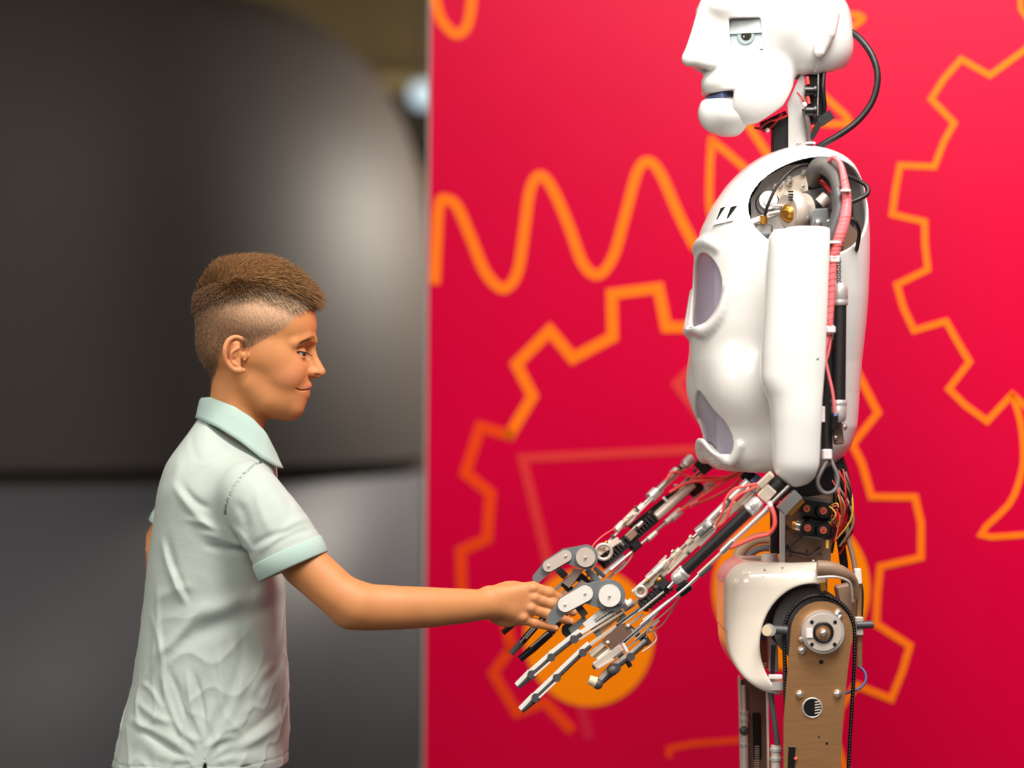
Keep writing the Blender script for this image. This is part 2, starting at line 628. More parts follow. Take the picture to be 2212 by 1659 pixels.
lathe_z(MB(), dc.x, 4.0, [(R_D - 0.03, 0.0), (R_D - 0.03, 0.01), (R_D - 0.03, Z_B - 0.045), (0.2, Z_B - 0.045)]).build('plinth', 'plinth_paint', dome)
lathe_z(MB(), dc.x, 4.0, [(R_D - 0.06, Z_B - 0.05), (R_D - 0.06, Z_B + 0.002), (0.2, Z_B + 0.002)]).build('shadow_gap', 'dark_gap', dome)
# pale column beside the panel edge, and a small lamp high above it
pc = P(905, 1200, 4.6)
pc.x += 0.0
col_ = empty('display_column', (pc.x, 4.6, 0)); tag(col_, 'pale grey display column beyond the edge of the red panel', 'column')
MB().box((pc.x + .5, 4.6, 0.46), (.42, 0, 0), (0, .12, 0), (0, 0, .46), .02).build('column_body', 'grey_wall', col_)
MB().box((pc.x + .5, 4.6, 0.935), (.44, 0, 0), (0, .14, 0), (0, 0, .015), .008).build('column_top', 'plinth_paint', col_)
lp = P(912, 205, 6.0)
lamp = empty('hanging_lamp', (lp.x, lp.y, lp.z)); tag(lamp, 'small round cool white lamp hanging beside the red panel edge', 'lamp')
MB().ball(lp, .052, 20, 12).build('globe', 'lamp_glass', lamp)
MB().cyl((lp.x, lp.y, lp.z + .05), (lp.x, lp.y, 3.0), .006, n=8).build('cord', 'dark_gap', lamp)

# red exhibition panel: stands at a slant, its right end nearer to the robot
A_, B_ = P(924, 829, 1.15), P(2300, 829, 0.42)
pdir = Vector((B_.x - A_.x, B_.y - A_.y, 0)).normalized()
pnor = Vector((pdir.y, -pdir.x, 0))           # towards the camera
def panel_pt(u, v, lift=0.0):
    o = Vector((0, -D, ZC)); d = P(u, v, 0) - o
    t = (Vector((A_.x, A_.y, 0)) - Vector((o.x, o.y, 0))).dot(pnor) / d.dot(pnor)
    return o + d * t + pnor * lift
panel_root = empty('red_panel', ((A_.x + B_.x) / 2, (A_.y + B_.y) / 2, 0))
tag(panel_root, 'tall crimson exhibition panel printed with orange gear outlines', 'panel')
pb, pt_ = A_.copy(), B_.copy()
xb = panel_pt(917, 1659); xt = panel_pt(931, 0)
slope = (xt - xb).dot(pdir) / (xt.z - xb.z)
def edge_at(z): return xb + pdir * (slope * (z - xb.z)) + Vector((0, 0, z - xb.z))
e0, e1 = edge_at(0.0), edge_at(2.35)
f0 = Vector((B_.x, B_.y, 0)) + pdir * .35; f1 = f0 + Vector((0, 0, 2.35))
MB().prism([e0, f0, f1, e1], -pnor * 0.035).build('board', 'red_print', panel_root)
MB().prism([e0 - pdir * .006, e0 - pdir * .0005, e1 - pdir * .0005, e1 - pdir * .006], -pnor * 0.035).build('edge_strip', 'panel_edge', panel_root)

def ribbon(name, pts, wpx, m, closed=False, curve=0, lift=0.0012):
    """printed line on the panel through photo pixels, as a thin flat strip"""
    if curve:
        q = []
        n = len(pts)
        for i in range(n - 1):
            p0 = pts[max(i - 1, 0)]; p1 = pts[i]; p2 = pts[i + 1]; p3 = pts[min(i + 2, n - 1)]
            for j in range(curve):
                t = j / curve
                q.append(tuple(0.5 * (2 * p1[c] + (p2[c] - p0[c]) * t + (2 * p0[c] - 5 * p1[c] + 4 * p2[c] - p3[c]) * t * t + (3 * p1[c] - p0[c] - 3 * p2[c] + p3[c]) * t ** 3) for c in (0, 1)))
        q.append(pts[-1]); pts = q
    n = len(pts)
    hw = wpx / 2
    left, right = [], []
    for i in range(n):
        p = Vector(pts[i])
        a = Vector(pts[i - 1]) if i > 0 or closed else None
        b = Vector(pts[(i + 1) % n]) if i < n - 1 or closed else None
        d1 = (p - a).normalized() if a is not None else (b - p).normalized()
        d2 = (b - p).normalized() if b is not None else d1
        n1 = Vector((-d1.y, d1.x)); n2 = Vector((-d2.y, d2.x))
        m_ = (n1 + n2)
        m_ = m_.normalized() if m_.length > 1e-4 else n1
        sc = min(1 / max(m_.dot(n1), 0.3), 2.2)
        if a is None: p = p - d1 * hw * .7
        if b is None: p = p + d1 * hw * .7
        left.append(p + m_ * hw * sc); right.append(p - m_ * hw * sc)
    mb = MB()
    vs_ = [panel_pt(*p, lift) for p in left] + [panel_pt(*p, lift) for p in right] + [panel_pt(*p, lift - .001) for p in left] + [panel_pt(*p, lift - .001) for p in right]
    fs_ = []
    for i in range(n if closed else n - 1):
        j = (i + 1) % n
        fs_.append((i, j, n + j, n + i))
        fs_.append((j, i, 2 * n + i, 2 * n + j))
        fs_.append((n + i, n + j, 3 * n + j, 3 * n + i))
    mb._add(vs_, fs_, False)
    me_o = mb.build(name, m, panel_root)
    bm = bmesh.new(); bm.from_mesh(me_o.data)
    bmesh.ops.recalc_face_normals(bm, faces=bm.faces); bm.to_mesh(me_o.data); bm.free()
    return me_o

# wave at mid height and the scrap of wave at the very top
ribbon('printed_wave', [(940, 606), (941, 590), (944, 520), (950, 440), (968, 431), (990, 450), (1020, 520), (1050, 590), (1088, 624), (1118, 590), (1133, 500), (1146, 410), (1168, 379), (1195, 410), (1230, 490), (1260, 570), (1293, 594), (1325, 555), (1350, 470), (1378, 370), (1403, 349), (1430, 380), (1465, 460), (1500, 530)], 21, 'orange_print', curve=5)
ribbon('printed_wave', [(940, -8), (944, 12), (955, 45), (986, 74), (1010, 55), (1020, 0), (1022, -30)], 20, 'orange_print', curve=5)
# large left gear
ribbon('printed_gear', [(1752, 768), (1672, 728), (1668, 640), (1568, 622), (1542, 706), (1440, 707), (1423, 622), (1322, 635), (1324, 728), (1238, 774), (1188, 714), (1116, 787), (1151, 856), (1101, 940)], 23, 'orange_print')
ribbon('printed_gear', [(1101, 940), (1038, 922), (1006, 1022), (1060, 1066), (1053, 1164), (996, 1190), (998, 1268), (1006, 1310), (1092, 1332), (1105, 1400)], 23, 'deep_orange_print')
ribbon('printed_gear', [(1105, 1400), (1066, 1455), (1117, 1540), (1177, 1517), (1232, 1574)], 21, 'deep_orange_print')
ribbon('printed_frame', [(1560, 968), (1129, 990), (1166, 1140), (1200, 1280)], 19, 'coral_print')
ribbon('printed_frame', [(1530, 760), (1463, 830), (1525, 915)], 21, 'coral_print')
ribbon('printed_line', [(1258, 1530), (1272, 1590)], 22, 'faint_print')
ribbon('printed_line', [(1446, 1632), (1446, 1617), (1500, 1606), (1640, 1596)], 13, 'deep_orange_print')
# middle gear seen right of the robot
ribbon('printed_gear', [(1752, 768), (1800, 726), (1850, 800), (1897, 892), (1842, 960), (1862, 1000), (1883, 1073), (1977, 1074), (1990, 1130), (1990, 1204), (1902, 1224), (1896, 1280), (1893, 1348), (1966, 1395), (1950, 1450), (1926, 1510), (1850, 1480), (1815, 1530), (1805, 1600), (1832, 1680)], 15, 'orange_print')
# right gear
ribbon('printed_gear', [(2260, 60), (2212, 110), (2139, 163), (2077, 128), (2040, 170), (2012, 214), (2062, 266), (2040, 305), (2019, 360), (1945, 357), (1935, 410), (1928, 463), (1998, 479), (1999, 530), (2005, 582), (1938, 615), (1952, 665), (1975, 714), (2044, 694), (2070, 740), (2095, 782), (2050, 840), (2085, 875), (2133, 910), (2187, 852), (2240, 900)], 13.5, 'orange_print')
ribbon('printed_line', [(2240, 70), (2206, 20), (2205, -20)], 12, 'orange_print')
ribbon('printed_arc', [(2187, 852), (2205, 910), (2212, 980), (2205, 1030), (2180, 1090), (2120, 1155), (2212, 1155), (2260, 1150)], 13, 'orange_print', curve=3)
# scribbles behind the robot's head and neck
ribbon('printed_scribble', [(1540, 480), (1533, 430), (1537, 320), (1548, 311), (1640, 390)], 15, 'orange_print', curve=3)
ribbon('printed_scribble', [(1560, 180), (1630, 290), (1680, 365)], 16, 'orange_print')
ribbon('printed_scribble', [(1760, 190), (1800, 225), (1835, 262), (1800, 268), (1740, 262)], 14, 'orange_print', curve=4)
ribbon('printed_scribble', [(1815, 34), (1850, 32), (1864, 40), (1850, 52), (1820, 70)], 14, 'orange_print', curve=4)
# orange discs
def disc(u, v, ru, rv, lift=0.0024):
    n = 64
    poly = [panel_pt(u + ru * math.cos(2 * math.pi * i / n), v + rv * math.sin(2 * math.pi * i / n), lift) for i in range(n)]
    MB().prism(poly, -pnor * 0.001).build('printed_disc', 'orange_disc', panel_root)
disc(1274, 1376, 140, 150)
disc(1711, 1272, 170, 175)
# ------------------------------------------------------------------ the boy
mat('skin', (226, 160, 108), 0.52, var=0.04, vscale=60, bump=0.04, bscale=900, sss=0.12, attr='Col', spec=0.35)
mat('hair_fibre', (96, 66, 40), 0.5, var=0.1, vscale=200, attr='Col', spec=0.3)
mat('shirt_cotton', (178, 188, 181), 0.85, var=0.035, vscale=14, bump=0.2, bscale=1300, spec=0.15, crumple=0.18)
mat('collar_rib', (172, 194, 185), 0.85, var=0.04, vscale=30, bump=0.3, bscale=1500, spec=0.15)
mat('trouser_cotton', (134, 124, 70), 0.85, var=0.08, vscale=60, bump=0.2, bscale=1200)
mat('shoe_canvas', (70, 74, 84), 0.8, var=0.08)
mat('shoe_sole', (220, 218, 210), 0.7)
mat('eye_white', (225, 222, 216), 0.15, attr='Col', spec=0.6)
mat('lash', (42, 30, 24), 0.6)

FB = Frame(0.0)
LB = FB.L
boy = empty('person', (P(440, 1659).x, 0, 0))
tag(boy, 'boy in a pale mint polo shirt reaching out to shake the robot hand', 'person')

def mir(p): return (p[0], p[1], -p[2])
GL = globals()

# --- head and neck
def head_field(h=1.7):
    f = Field((402, 548, -140), (722, 985, 140), h)
    f.ell((543, 674, 0), (120, 109, 106))
    f.ell((492, 738, 0), (67, 74, 80), 22)
    f.ell((598, 702, 0), (86, 84, 86), 22)
    f.ell((556, 772, 0), (66, 62, 86), 30)
    f.ell((604, 790, 0), (64, 92, 72), 26)
    for sgn in (-1, 1):
        f.ell((612, 800, 40 * sgn), (42, 44, 34), 24)
        f.ell((590, 762, 58 * sgn), (38, 34, 26), 24)
        f.chain([(622, 876, 12 * sgn), (580, 862, 40 * sgn), (545, 828, 50 * sgn)], [22, 21, 20], 30)
    f.ell((586, 858, 0), (62, 44, 54), 26)
    f.ell((552, 822, 0), (56, 60, 60), 30)
    f.ell((629, 876, 0), (26, 28, 30), 14)
    f.ell((634, 839, 0), (35, 33, 33), 18)
    # neck
    f.chain([(522, 790, 0), (512, 880, 0), (500, 985, 0)], [60, 60, 66], 18, wsc=0.86)
    # brow ridge
    for sgn in (-1, 1):
        f.chain([(675, 736, 12 * sgn), (664, 732, 38 * sgn), (640, 742, 62 * sgn)], [9, 9, 8], 14)
        f.ell((676, 765, 33 * sgn), (24, 15, 22), 16, 'cut')
    # nose
    f.chain([(669, 748, 0), (678, 775, 0), (691.5, 803, 0)], [10, 9.5, 11.5], 12)
    f.chain([(662, 788, 0), (678, 806, 0)], [13, 11], 10)
    for sgn in (-1, 1):
        f.ell((676.5, 804.5, 12 * sgn), (11.5, 9, 7.5), 3.5)
        f.chain([(675, 812, 21 * sgn), (682, 810.5, 18 * sgn), (690, 811, 9 * sgn)], [2.2, 3.0, 2.8], 1.5, 'cut')
    # lips
    f.chain([(648, 837, -25), (660, 833.5, -13), (667, 832.5, 0), (660, 833.5, 13), (648, 837, 25)], [2.5, 5, 6.5, 5, 2.5], 8, spl=4)
    f.chain([(645, 848, -23), (655, 852, -12), (660, 853, 0), (655, 852, 12), (645, 848, 23)], [3, 6, 7.5, 6, 3], 7, spl=4)
    f.groove(lambda X, Y, Z: np.abs(Y - np.interp(X, [630, 638, 646, 656, 664, 675, 690], [832, 836.5, 841, 843.5, 842, 838.5, 838])) + 0 * Z + 3.2 * smooth01(645 - X, 0, 9), (633, 825, -60), (700, 860, 60), 1.2, 4.0, 1.2)
    for sgn in (-1, 1):
        # lids around the eyeball, then the opening between them
        f.ell((647, 764, 33 * sgn), (18, 17.5, 19), 5)
        f.chain([(637, 760.5, 55 * sgn), (649, 763, 53 * sgn), (661, 766, 45 * sgn), (668, 767.5, 33 * sgn), (667, 768.5, 22 * sgn)], [1.2, 3.4, 5.0, 5.0, 3], 1.5, 'cut', spl=3)
        f.chain([(632, 755, 60 * sgn), (650, 752, 54 * sgn), (664, 752, 42 * sgn), (670, 757, 22 * sgn)], [1.4, 2, 2.2, 1.4], 5, 'cut', spl=3)
    # ears
    for sgn in (-1, 1):
        def E(u, v, y):
            q = LB(u, v, y)
            return (q[0], q[1], q[2]) if sgn < 0 else mir(q)
        f.chain([E(522, 768, -.056), E(506, 765, -.066), E(508, 745, -.066), E(510, 790, -.062)], [10, 11, 11, 10], 8, wsc=0.7)
        f.chain([E(527, 769, -.060), E(531, 757, -.058), E(530, 744, -.061), E(522, 732, -.066), E(506, 728.5, -.070), E(492, 737, -.075), E(485, 757, -.077), E(488, 780, -.073), E(502, 797, -.067), E(516, 801, -.063)], [3, 4, 4.6, 5, 5.2, 5.2, 5, 4.8, 5.8, 7.5], 3, spl=4)
        f.chain([E(526, 800, -.060), E(517, 800, -.063)], [5, 7.5], 4)
        f.chain([E(514, 752, -.070), E(500, 762, -.0725), E(499, 780, -.069), E(513, 790, -.065)], [3.5, 4, 4, 4], 4, spl=4)
        f.chain([E(531, 768, -.056), E(528, 777, -.059)], [4.5, 3.5], 5)
        f.ell(E(515, 773, -.074), (8.5, 13, 11), 4, 'cut')
        f.chain([E(494, 750, -.079), E(492, 768, -.079), E(498, 786, -.075)], [2, 2.4, 2], 3, 'cut', spl=4)
        f.chain([E(520, 742, -.072), E(507, 744, -.075), E(500, 752, -.077)], [3, 3.4, 2.4], 3, 'cut', spl=4)
    return f
hf = head_field()
HV, HQ = hf.net(1)
del hf

# --- arms, hand and the chest they join
ax_u = axis_steps((286, 1010, 4.2), (1010, 1262, 1.7))
ax_v = axis_steps((940, 1236, 4.2), (1236, 1384, 1.7))
ax_w = axis_steps((-300, -110, 3.4), (-110, 40, 1.8), (40, 262, 4.2))
bf = Field(None, None, 4.2, (ax_u, ax_v, ax_w))
bf.ell((482, 1085, 0), (80, 112, 118))
bf.chain([(502, 940, 0), (496, 1000, 0)], [64, 70], 20, wsc=0.86)
sh = LB(560, 1085, -.118)
bf.chain([(500, 1056, -90), LB(545, 1082, -.110), LB(598, 1144, -.125), LB(658, 1220, -.134), LB(733, 1287, -.142), LB(768, 1309, -.142)], [46, 46, 47, 48.5, 46.5, 45], 10)
bf.chain([LB(762, 1306, -.142), LB(800, 1312, -.138), LB(860, 1313, -.128), LB(930, 1312, -.112), LB(1000, 1309, -.093), LB(1052, 1306, -.078)], [47, 48, 45.5, 42, 36.5, 31], 18, wsc=0.86)
bf.ell(LB(752, 1330, -.138), (27, 20, 20), 18)
# back of the hand
yb = -.066
for (u, v, r) in ((1150, 1271, 15), (1155, 1293, 14), (1149, 1315, 13.5), (1131, 1336, 12.5)):
    bf.chain([LB(1058, 1296 + (v - 1296) * .3, -.075), LB(1105, 1298 + (v - 1298) * .62, -.070), LB(u, v, yb)], [22, 18, r], 14, wsc=0.85)
bf.ell(LB(1098, 1327, -.060), (44, 27, 16), 14)
bf.ell(LB(1105, 1282, -.058), (44, 27, 16), 14)
for (u, v) in ((1151, 1270), (1155, 1291), (1148, 1313), (1130, 1334)):
    bf.ell(LB(u, v, yb - .0075), (8, 7, 5), 8)
fing = [
    [((1152, 1271, -.066), 14), ((1185, 1281, -.061), 12.5), ((1208, 1294, -.052), 11), ((1226, 1305, -.046), 9.5)],
    [((1157, 1294, -.067), 12.5), ((1192, 1304, -.063), 11.5), ((1222, 1314, -.056), 10.5), ((1237, 1322, -.052), 9.5)],
    [((1150, 1315, -.067), 12), ((1184, 1326, -.064), 11), ((1213, 1336, -.058), 10), ((1231, 1342.5, -.054), 9)],
    [((1131, 1337, -.066), 11), ((1156, 1346, -.064), 9.6), ((1182, 1352, -.060), 8.8), ((1199, 1356.5, -.057), 8)],
]
for fg in fing:
    bf.chain([LB(*p) for p, r in fg], [r for p, r in fg], 3.5, wsc=0.95)
    bf.ell(LB(*fg[1][0]), (fg[1][1] + .8,) * 3, 5)
# thumb on the far side of the palm, closing on the robot hand
bf.chain([LB(1070, 1285, -.062), LB(1105, 1290, -.042), LB(1142, 1300, -.030), LB(1170, 1312, -.028)], [19, 17, 13, 10.5], 10)
# far arm, drawn back behind the body
bf.chain([(480, 1056, 90), LB(430, 1078, .112), LB(370, 1140, .128), LB(312, 1234, .14)], [44, 42, 42, 36], 10)
bf.chain([LB(312, 1236, .14), LB(338, 1300, .12), LB(410, 1345, .08)], [36, 33, 30], 10)
BV, BQ = bf.net(1)
del bf

SK = np.array(sr(200, 134, 84)[:3])
def skin_cols(V):
    c = np.tile(SK, (len(V), 1))
    return c
def mixc(c, col, m):
    return c * (1 - m[:, None]) + np.array(sr(*col)[:3])[None] * m[:, None]
def gauss(V, p, r):
    return np.exp(-(((V[:, 0] - p[0]) / r[0]) ** 2 + ((V[:, 1] - p[1]) / r[1]) ** 2 + ((np.abs(V[:, 2]) - abs(p[2])) / r[2]) ** 2))
hc = skin_cols(HV)
u_, v_, w_ = HV[:, 0], HV[:, 1], HV[:, 2]
hc = mixc(hc, (226, 140, 104), 0.5 * gauss(HV, (628, 806, 48), (34, 28, 40)))      # cheeks
hc = mixc(hc, (224, 142, 104), 0.4 * gauss(HV, (695, 804, 0), (14, 14, 16)))       # nose tip
hc = mixc(hc, (222, 138, 104), 0.5 * gauss(HV, (505, 765, 110), (26, 40, 24)))     # ears
lipm = np.maximum(gauss(HV, (668, 834, 0), (12, 5.5, 24)), gauss(HV, (662, 853, 0), (14, 6.5, 22)))
hc = mixc(hc, (198, 104, 92), np.clip(0.85 * lipm, 0, 1))
hc = mixc(hc, (120, 48, 40), np.clip(gauss(HV, (656, 842, 0), (20, 2.2, 30)) * 0.9, 0, 1))
# eyebrow
bx = np.clip((np.abs(w_) - 12) / 52, 0, 1)
bv = 733 + 9 * bx ** 2 - 4 * np.sin(bx * 3.14)
brow = np.exp(-((v_ - bv) / (4.4 - 1.8 * bx)) ** 2) * (u_ > 615) * smooth01(np.abs(w_), 9, 16) * (1 - smooth01(np.abs(w_), 56, 70))
hc = mixc(hc, (128, 82, 46), 0.5 * brow)
# scalp with stubble: where the hair is clipped short the skin shows through it
def vb(u): return np.interp(u, [415, 426, 496, 573, 621, 657, 705], [655, 650, 634, 628, 646, 664, 668])
def front_line(v): return np.interp(v, [560, 640, 668, 690, 713, 728, 740, 748, 752, 765], [690, 678, 660, 648, 624, 596, 574, 562, 548, 520])
def back_line(v): return np.interp(v, [700, 728, 735, 770, 800, 826, 832], [700, 540, 506, 484, 473, 460, 430])
scal = smooth01(front_line(v_) - u_, -3, 10) * (1 - smooth01(v_, 824, 832))
scal = np.where((v_ > 733), np.minimum(scal, np.maximum(smooth01(back_line(v_) - u_, -4, 8), smooth01(u_, 528, 534) * (v_ < 752))), scal)
earm = (np.abs(w_) > 99) & (v_ > 722) & (u_ > 478) & (u_ < 536)
scal = np.where(earm, 0, scal)
dark = np.clip(1.0 - np.exp(-(((u_ - 600) / 95) ** 2 + ((v_ - 668) / 42) ** 2)), 0, 1)
stub = np.array(sr(216, 176, 144)[:3])[None] * (1 - dark[:, None]) + np.array(sr(128, 92, 62)[:3])[None] * dark[:, None]
hc = hc * (1 - 0.85 * scal[:, None]) + stub * 0.85 * scal[:, None]
bc = skin_cols(BV)
for fg in fing:
    a = np.array(LB(*fg[2][0])); b = np.array(LB(*fg[3][0]))
    d = (b - a) / np.linalg.norm(b - a)
    tip = b + d * fg[3][1] * .45 + np.array([0, -1, -5])
    bc = mixc(bc, (238, 190, 172), 0.9 * np.exp(-(((BV - tip[None]) ** 2).sum(1)) / 26))
for (u, v) in ((1151, 1271), (1155, 1292), (1148, 1314), (1130, 1335)):
    p = LB(u, v, -.08)
    bc = mixc(bc, (232, 160, 118), 0.5 * np.exp(-(((BV - np.array(p)[None]) ** 2).sum(1)) / 180))
allv = np.concatenate([HV, BV]); allq = np.concatenate([HQ, BQ + len(HV)])
me = mesh_np('body', FB.world(allv), allq)
c4 = np.ones((len(allv), 4)); c4[:, :3] = np.concatenate([hc, bc])
set_col(me, c4)
body = link('body', me, 'skin', boy)

# --- eyes and lashes
for sgn in (-1, 1):
    mb = MB(); c = FB.world([(648, 765, 33 * sgn)])[0]
    mb.ball(c, 15.2 / S, 24, 18)
    o = mb.build('eyeball', 'eye_white', boy)
    pv = np.array([v.co for v in o.data.vertices])
    look = np.array([0.93, -0.16 if sgn < 0 else .05, -0.30]); look /= np.linalg.norm(look)
    dt = ((pv - np.array(c)) / (15.2 / S)) @ look
    cc = np.ones((len(pv), 4)); cc[:, :3] = np.where((dt > .9)[:, None], np.array(sr(18, 14, 12)[:3]), np.where((dt > .68)[:, None], np.array(sr(74, 58, 46)[:3]), np.array(sr(226, 220, 212)[:3])))
    set_col(o.data, cc)
    lash = MB()
    rim = [(636, 759.5, 55.5), (648, 759.3, 54.5), (659, 760.8, 48.5), (667, 762.8, 36), (667, 765, 23)]
    lash.tube([Vector(FB.world([(a, b, cw * sgn)])[0]) for a, b, cw in rim], 0.95 / S, 6, 3)
    for i in range(15):
        t = i / 14 * (len(rim) - 1); j = min(int(t), len(rim) - 2); t -= j
        p = [rim[j][q] * (1 - t) + rim[j + 1][q] * t for q in range(3)]
        tipd = (5 + 2 * math.sin(i) + i * .25, 3.2 + (i % 3) * .8, 4 if i < 8 else 1)
        lash.tube([Vector(FB.world([(p[0], p[1], p[2] * sgn)])[0]), Vector(FB.world([(p[0] + tipd[0] * .6, p[1] + tipd[1] * .7, (p[2] + tipd[2] * .5) * sgn)])[0]), Vector(FB.world([(p[0] + tipd[0], p[1] + tipd[1] * .8, (p[2] + tipd[2]) * sgn)])[0])], .5 / S, 3, 2)
    lash.build('eyelashes', 'lash', boy)

# --- hair: a soft under-layer plus fibres
hcap = Field((404, 536, -130), (706, 700, 130), 2.4)
hcap.ell((547, 670, 0), (125, 109, 107))
hcap.ell((600, 676, 0), (84, 74, 80), 20)
hcap.ell((486, 604, 0), (30, 28, 44), 24)
hcap.full(lambda X, Y, Z: (Y - np.interp(X, [404, 426, 496, 573, 621, 657, 690], [654, 650, 638, 632, 645, 652, 644]) + 0 * Z + 3 * np.sin(X * .35 + Z * .1)).astype(np.float32), 34, 'and')
hcap.full(lambda X, Y, Z: (1.6 * np.sin(X * .42 + Z * .23) * np.sin(Z * .31 - Y * .2) + 0 * X).astype(np.float32), 0, 'disp')
CVt, CQ = hcap.net(1)
del hcap
def normals_of(V, Q):
    n = np.cross(V[Q[:, 2]] - V[Q[:, 0]], V[Q[:, 3]] - V[Q[:, 1]])
    out = np.zeros_like(V)
    for a in range(4):
        for d in range(3):
            out[:, d] += np.bincount(Q[:, a], n[:, d], len(V))
    return out / (np.linalg.norm(out, axis=1)[:, None] + 1e-9)
CN = normals_of(CVt, CQ)
HN = normals_of(HV, HQ)
hv, hq, hcol = [FB.world(CVt)], [np.concatenate([CQ[:, [0, 1, 2]], CQ[:, [0, 2, 3]]])], []
def brown(n, t, seed):
    rg = np.random.default_rng(seed)
    a = np.array(sr(80, 52, 28)[:3]); b = np.array(sr(172, 126, 80)[:3])
    m = np.clip(t + rg.normal(0, .16, n), 0, 1)[:, None]
    return a[None] * (1 - m) + b[None] * m
def cap_tone(V):
    # lighter around the middle of the top, darker at the crown whorl
    t = 0.38 + 0.22 * np.exp(-((V[:, 0] - 540) / 60) ** 2) - 0.5 * np.exp(-(((V[:, 0] - 446) / 34) ** 2 + ((V[:, 1] - 625) / 38) ** 2))
    return np.clip(t, 0, 1)
hcol.append(brown(len(CVt), cap_tone(CVt) * .55, 3) * .8)
off = len(CVt)
def strands(roots, dirs, lens, rad, cols0, cols1, bend):
    """tapered three-sided fibres; all arrays in local pixels"""
    global off
    n = len(roots)
    dirs = dirs / np.linalg.norm(dirs, axis=1)[:, None]
    side = np.cross(dirs, np.array([0.2, 0.3, 1.0])); side /= np.linalg.norm(side, axis=1)[:, None] + 1e-9
    up = np.cross(dirs, side)
    rings = []; cs = []
    for j, t in enumerate((0, .4, .75, 1.0)):
        p = roots + dirs * (lens * t)[:, None] + bend * (lens * t * t)[:, None]
        r = (rad * (1, .9, .62, .12)[j])
        for q in range(3):
            a = q * 2.0944
            rings.append(p + (side * math.cos(a) + up * math.sin(a)) * (r[:, None] if hasattr(r, 'shape') and r.shape else r))
            cs.append(cols0 * (1 - t) + cols1 * t)
    Vv = np.stack(rings, 1).reshape(-1, 3)
    Cc = np.stack(cs, 1).reshape(-1, 3)
    fs = []
    for j in range(3):
        for q in range(3):
            a, b, c, d = j * 3 + q, j * 3 + (q + 1) % 3, (j + 1) * 3 + (q + 1) % 3, (j + 1) * 3 + q
            fs += [(a, b, c), (a, c, d)]
    fs = np.array(fs)[None] + (np.arange(n) * 12)[:, None, None]
    hv.append(FB.world(Vv)); hq.append(fs.reshape(-1, 3) + off); hcol.append(Cc)
    off += len(Vv)
rg = np.random.default_rng(11)
# long top hair
sel = np.nonzero((CN[:, 1] < .55) & (CVt[:, 1] < vb(CVt[:, 0]) + 6))[0]
pick = rg.choice(sel, 11000)
R0 = CVt[pick] + rg.normal(0, .8, (len(pick), 3)); N0 = CN[pick]
s_ = np.clip((R0[:, 0] - 440) / 230, 0, 1)
ang = np.radians(-100 + 128 * s_ ** .8 + rg.normal(0, 9, len(s_)))
dr = np.stack([np.cos(ang), np.sin(ang), rg.normal(0, .14, len(s_)) + 0.22 * np.sign(R0[:, 2]) * (np.abs(R0[:, 2]) / 100) ** 2], 1)
dr += N0 * (0.30 - .12 * s_)[:, None]
sidew = smooth01(np.abs(R0[:, 2]), 62, 105)
dr[:, 1] += 0.5 * sidew
ln = (21 + 15 * s_) * (1 - .3 * sidew) * rg.uniform(.55, 1.2, len(s_))
ln *= np.where(R0[:, 0] > 650, 1.0, 1)
bend = np.stack([0.12 * np.ones(len(s_)), 0.22 * s_ + .02, 0 * s_], 1)
tone = cap_tone(R0)
strands(R0 - N0 * 3, dr, ln, 0.85, brown(len(R0), tone * .7, 5), brown(len(R0), tone + .12, 6), bend)
# fringe
sel = np.nonzero((CVt[:, 0] > 640) & (CN[:, 0] > .2))[0]
pick = rg.choice(sel, 1500)
R0 = CVt[pick]; N0 = CN[pick]
dr = np.stack([0.62 + rg.normal(0, .12, len(pick)), 0.62 + rg.normal(0, .16, len(pick)), rg.normal(0, .16, len(pick))], 1)
strands(R0 - N0 * 2, dr, rg.uniform(20, 38, len(pick)), 0.85, brown(len(R0), np.full(len(R0), .32), 7), brown(len(R0), np.full(len(R0), .42), 8), np.tile([[-.06, .16, 0.]], (len(R0), 1)))
# clipped sides and back
sc_w = scal * (v_ > vb(u_) - 26) * (~earm) * (0.12 + .88 * smooth01(front_line(v_) - u_, 0, 30))
prob = sc_w / sc_w.sum()
pick = rg.choice(len(HV), 34000, p=prob)
R0 = HV[pick] + rg.normal(0, .8, (len(pick), 3)); N0 = HN[pick]
dk = dark[pick]
fl = np.stack([.45 - .9 * smooth01(520 - R0[:, 0], 0, 60), .8 + 0 * dk, 0 * dk], 1) + rg.normal(0, .2, (len(pick), 3))
fl -= N0 * (fl * N0).sum(1)[:, None]
dr = fl + N0 * .42
near_top = 1 - smooth01(R0[:, 1] - vb(R0[:, 0]) + rg.normal(0, 6, len(dk)), -6, 30)
ln = 4.2 + 15 * near_top + 3 * dk * rg.random(len(dk))
cA = np.array(sr(86, 58, 34)[:3]); cB = np.array(sr(222, 188, 154)[:3])
cm = np.clip(1.05 - dk * .95 - .35 * near_top + rg.normal(0, .16, len(dk)), 0, 1)[:, None]
cc = cA[None] * (1 - cm) + cB[None] * cm
strands(R0 - N0, dr, ln, 0.27 + .4 * near_top, cc, cc * 1.15, np.zeros((len(R0), 3)))
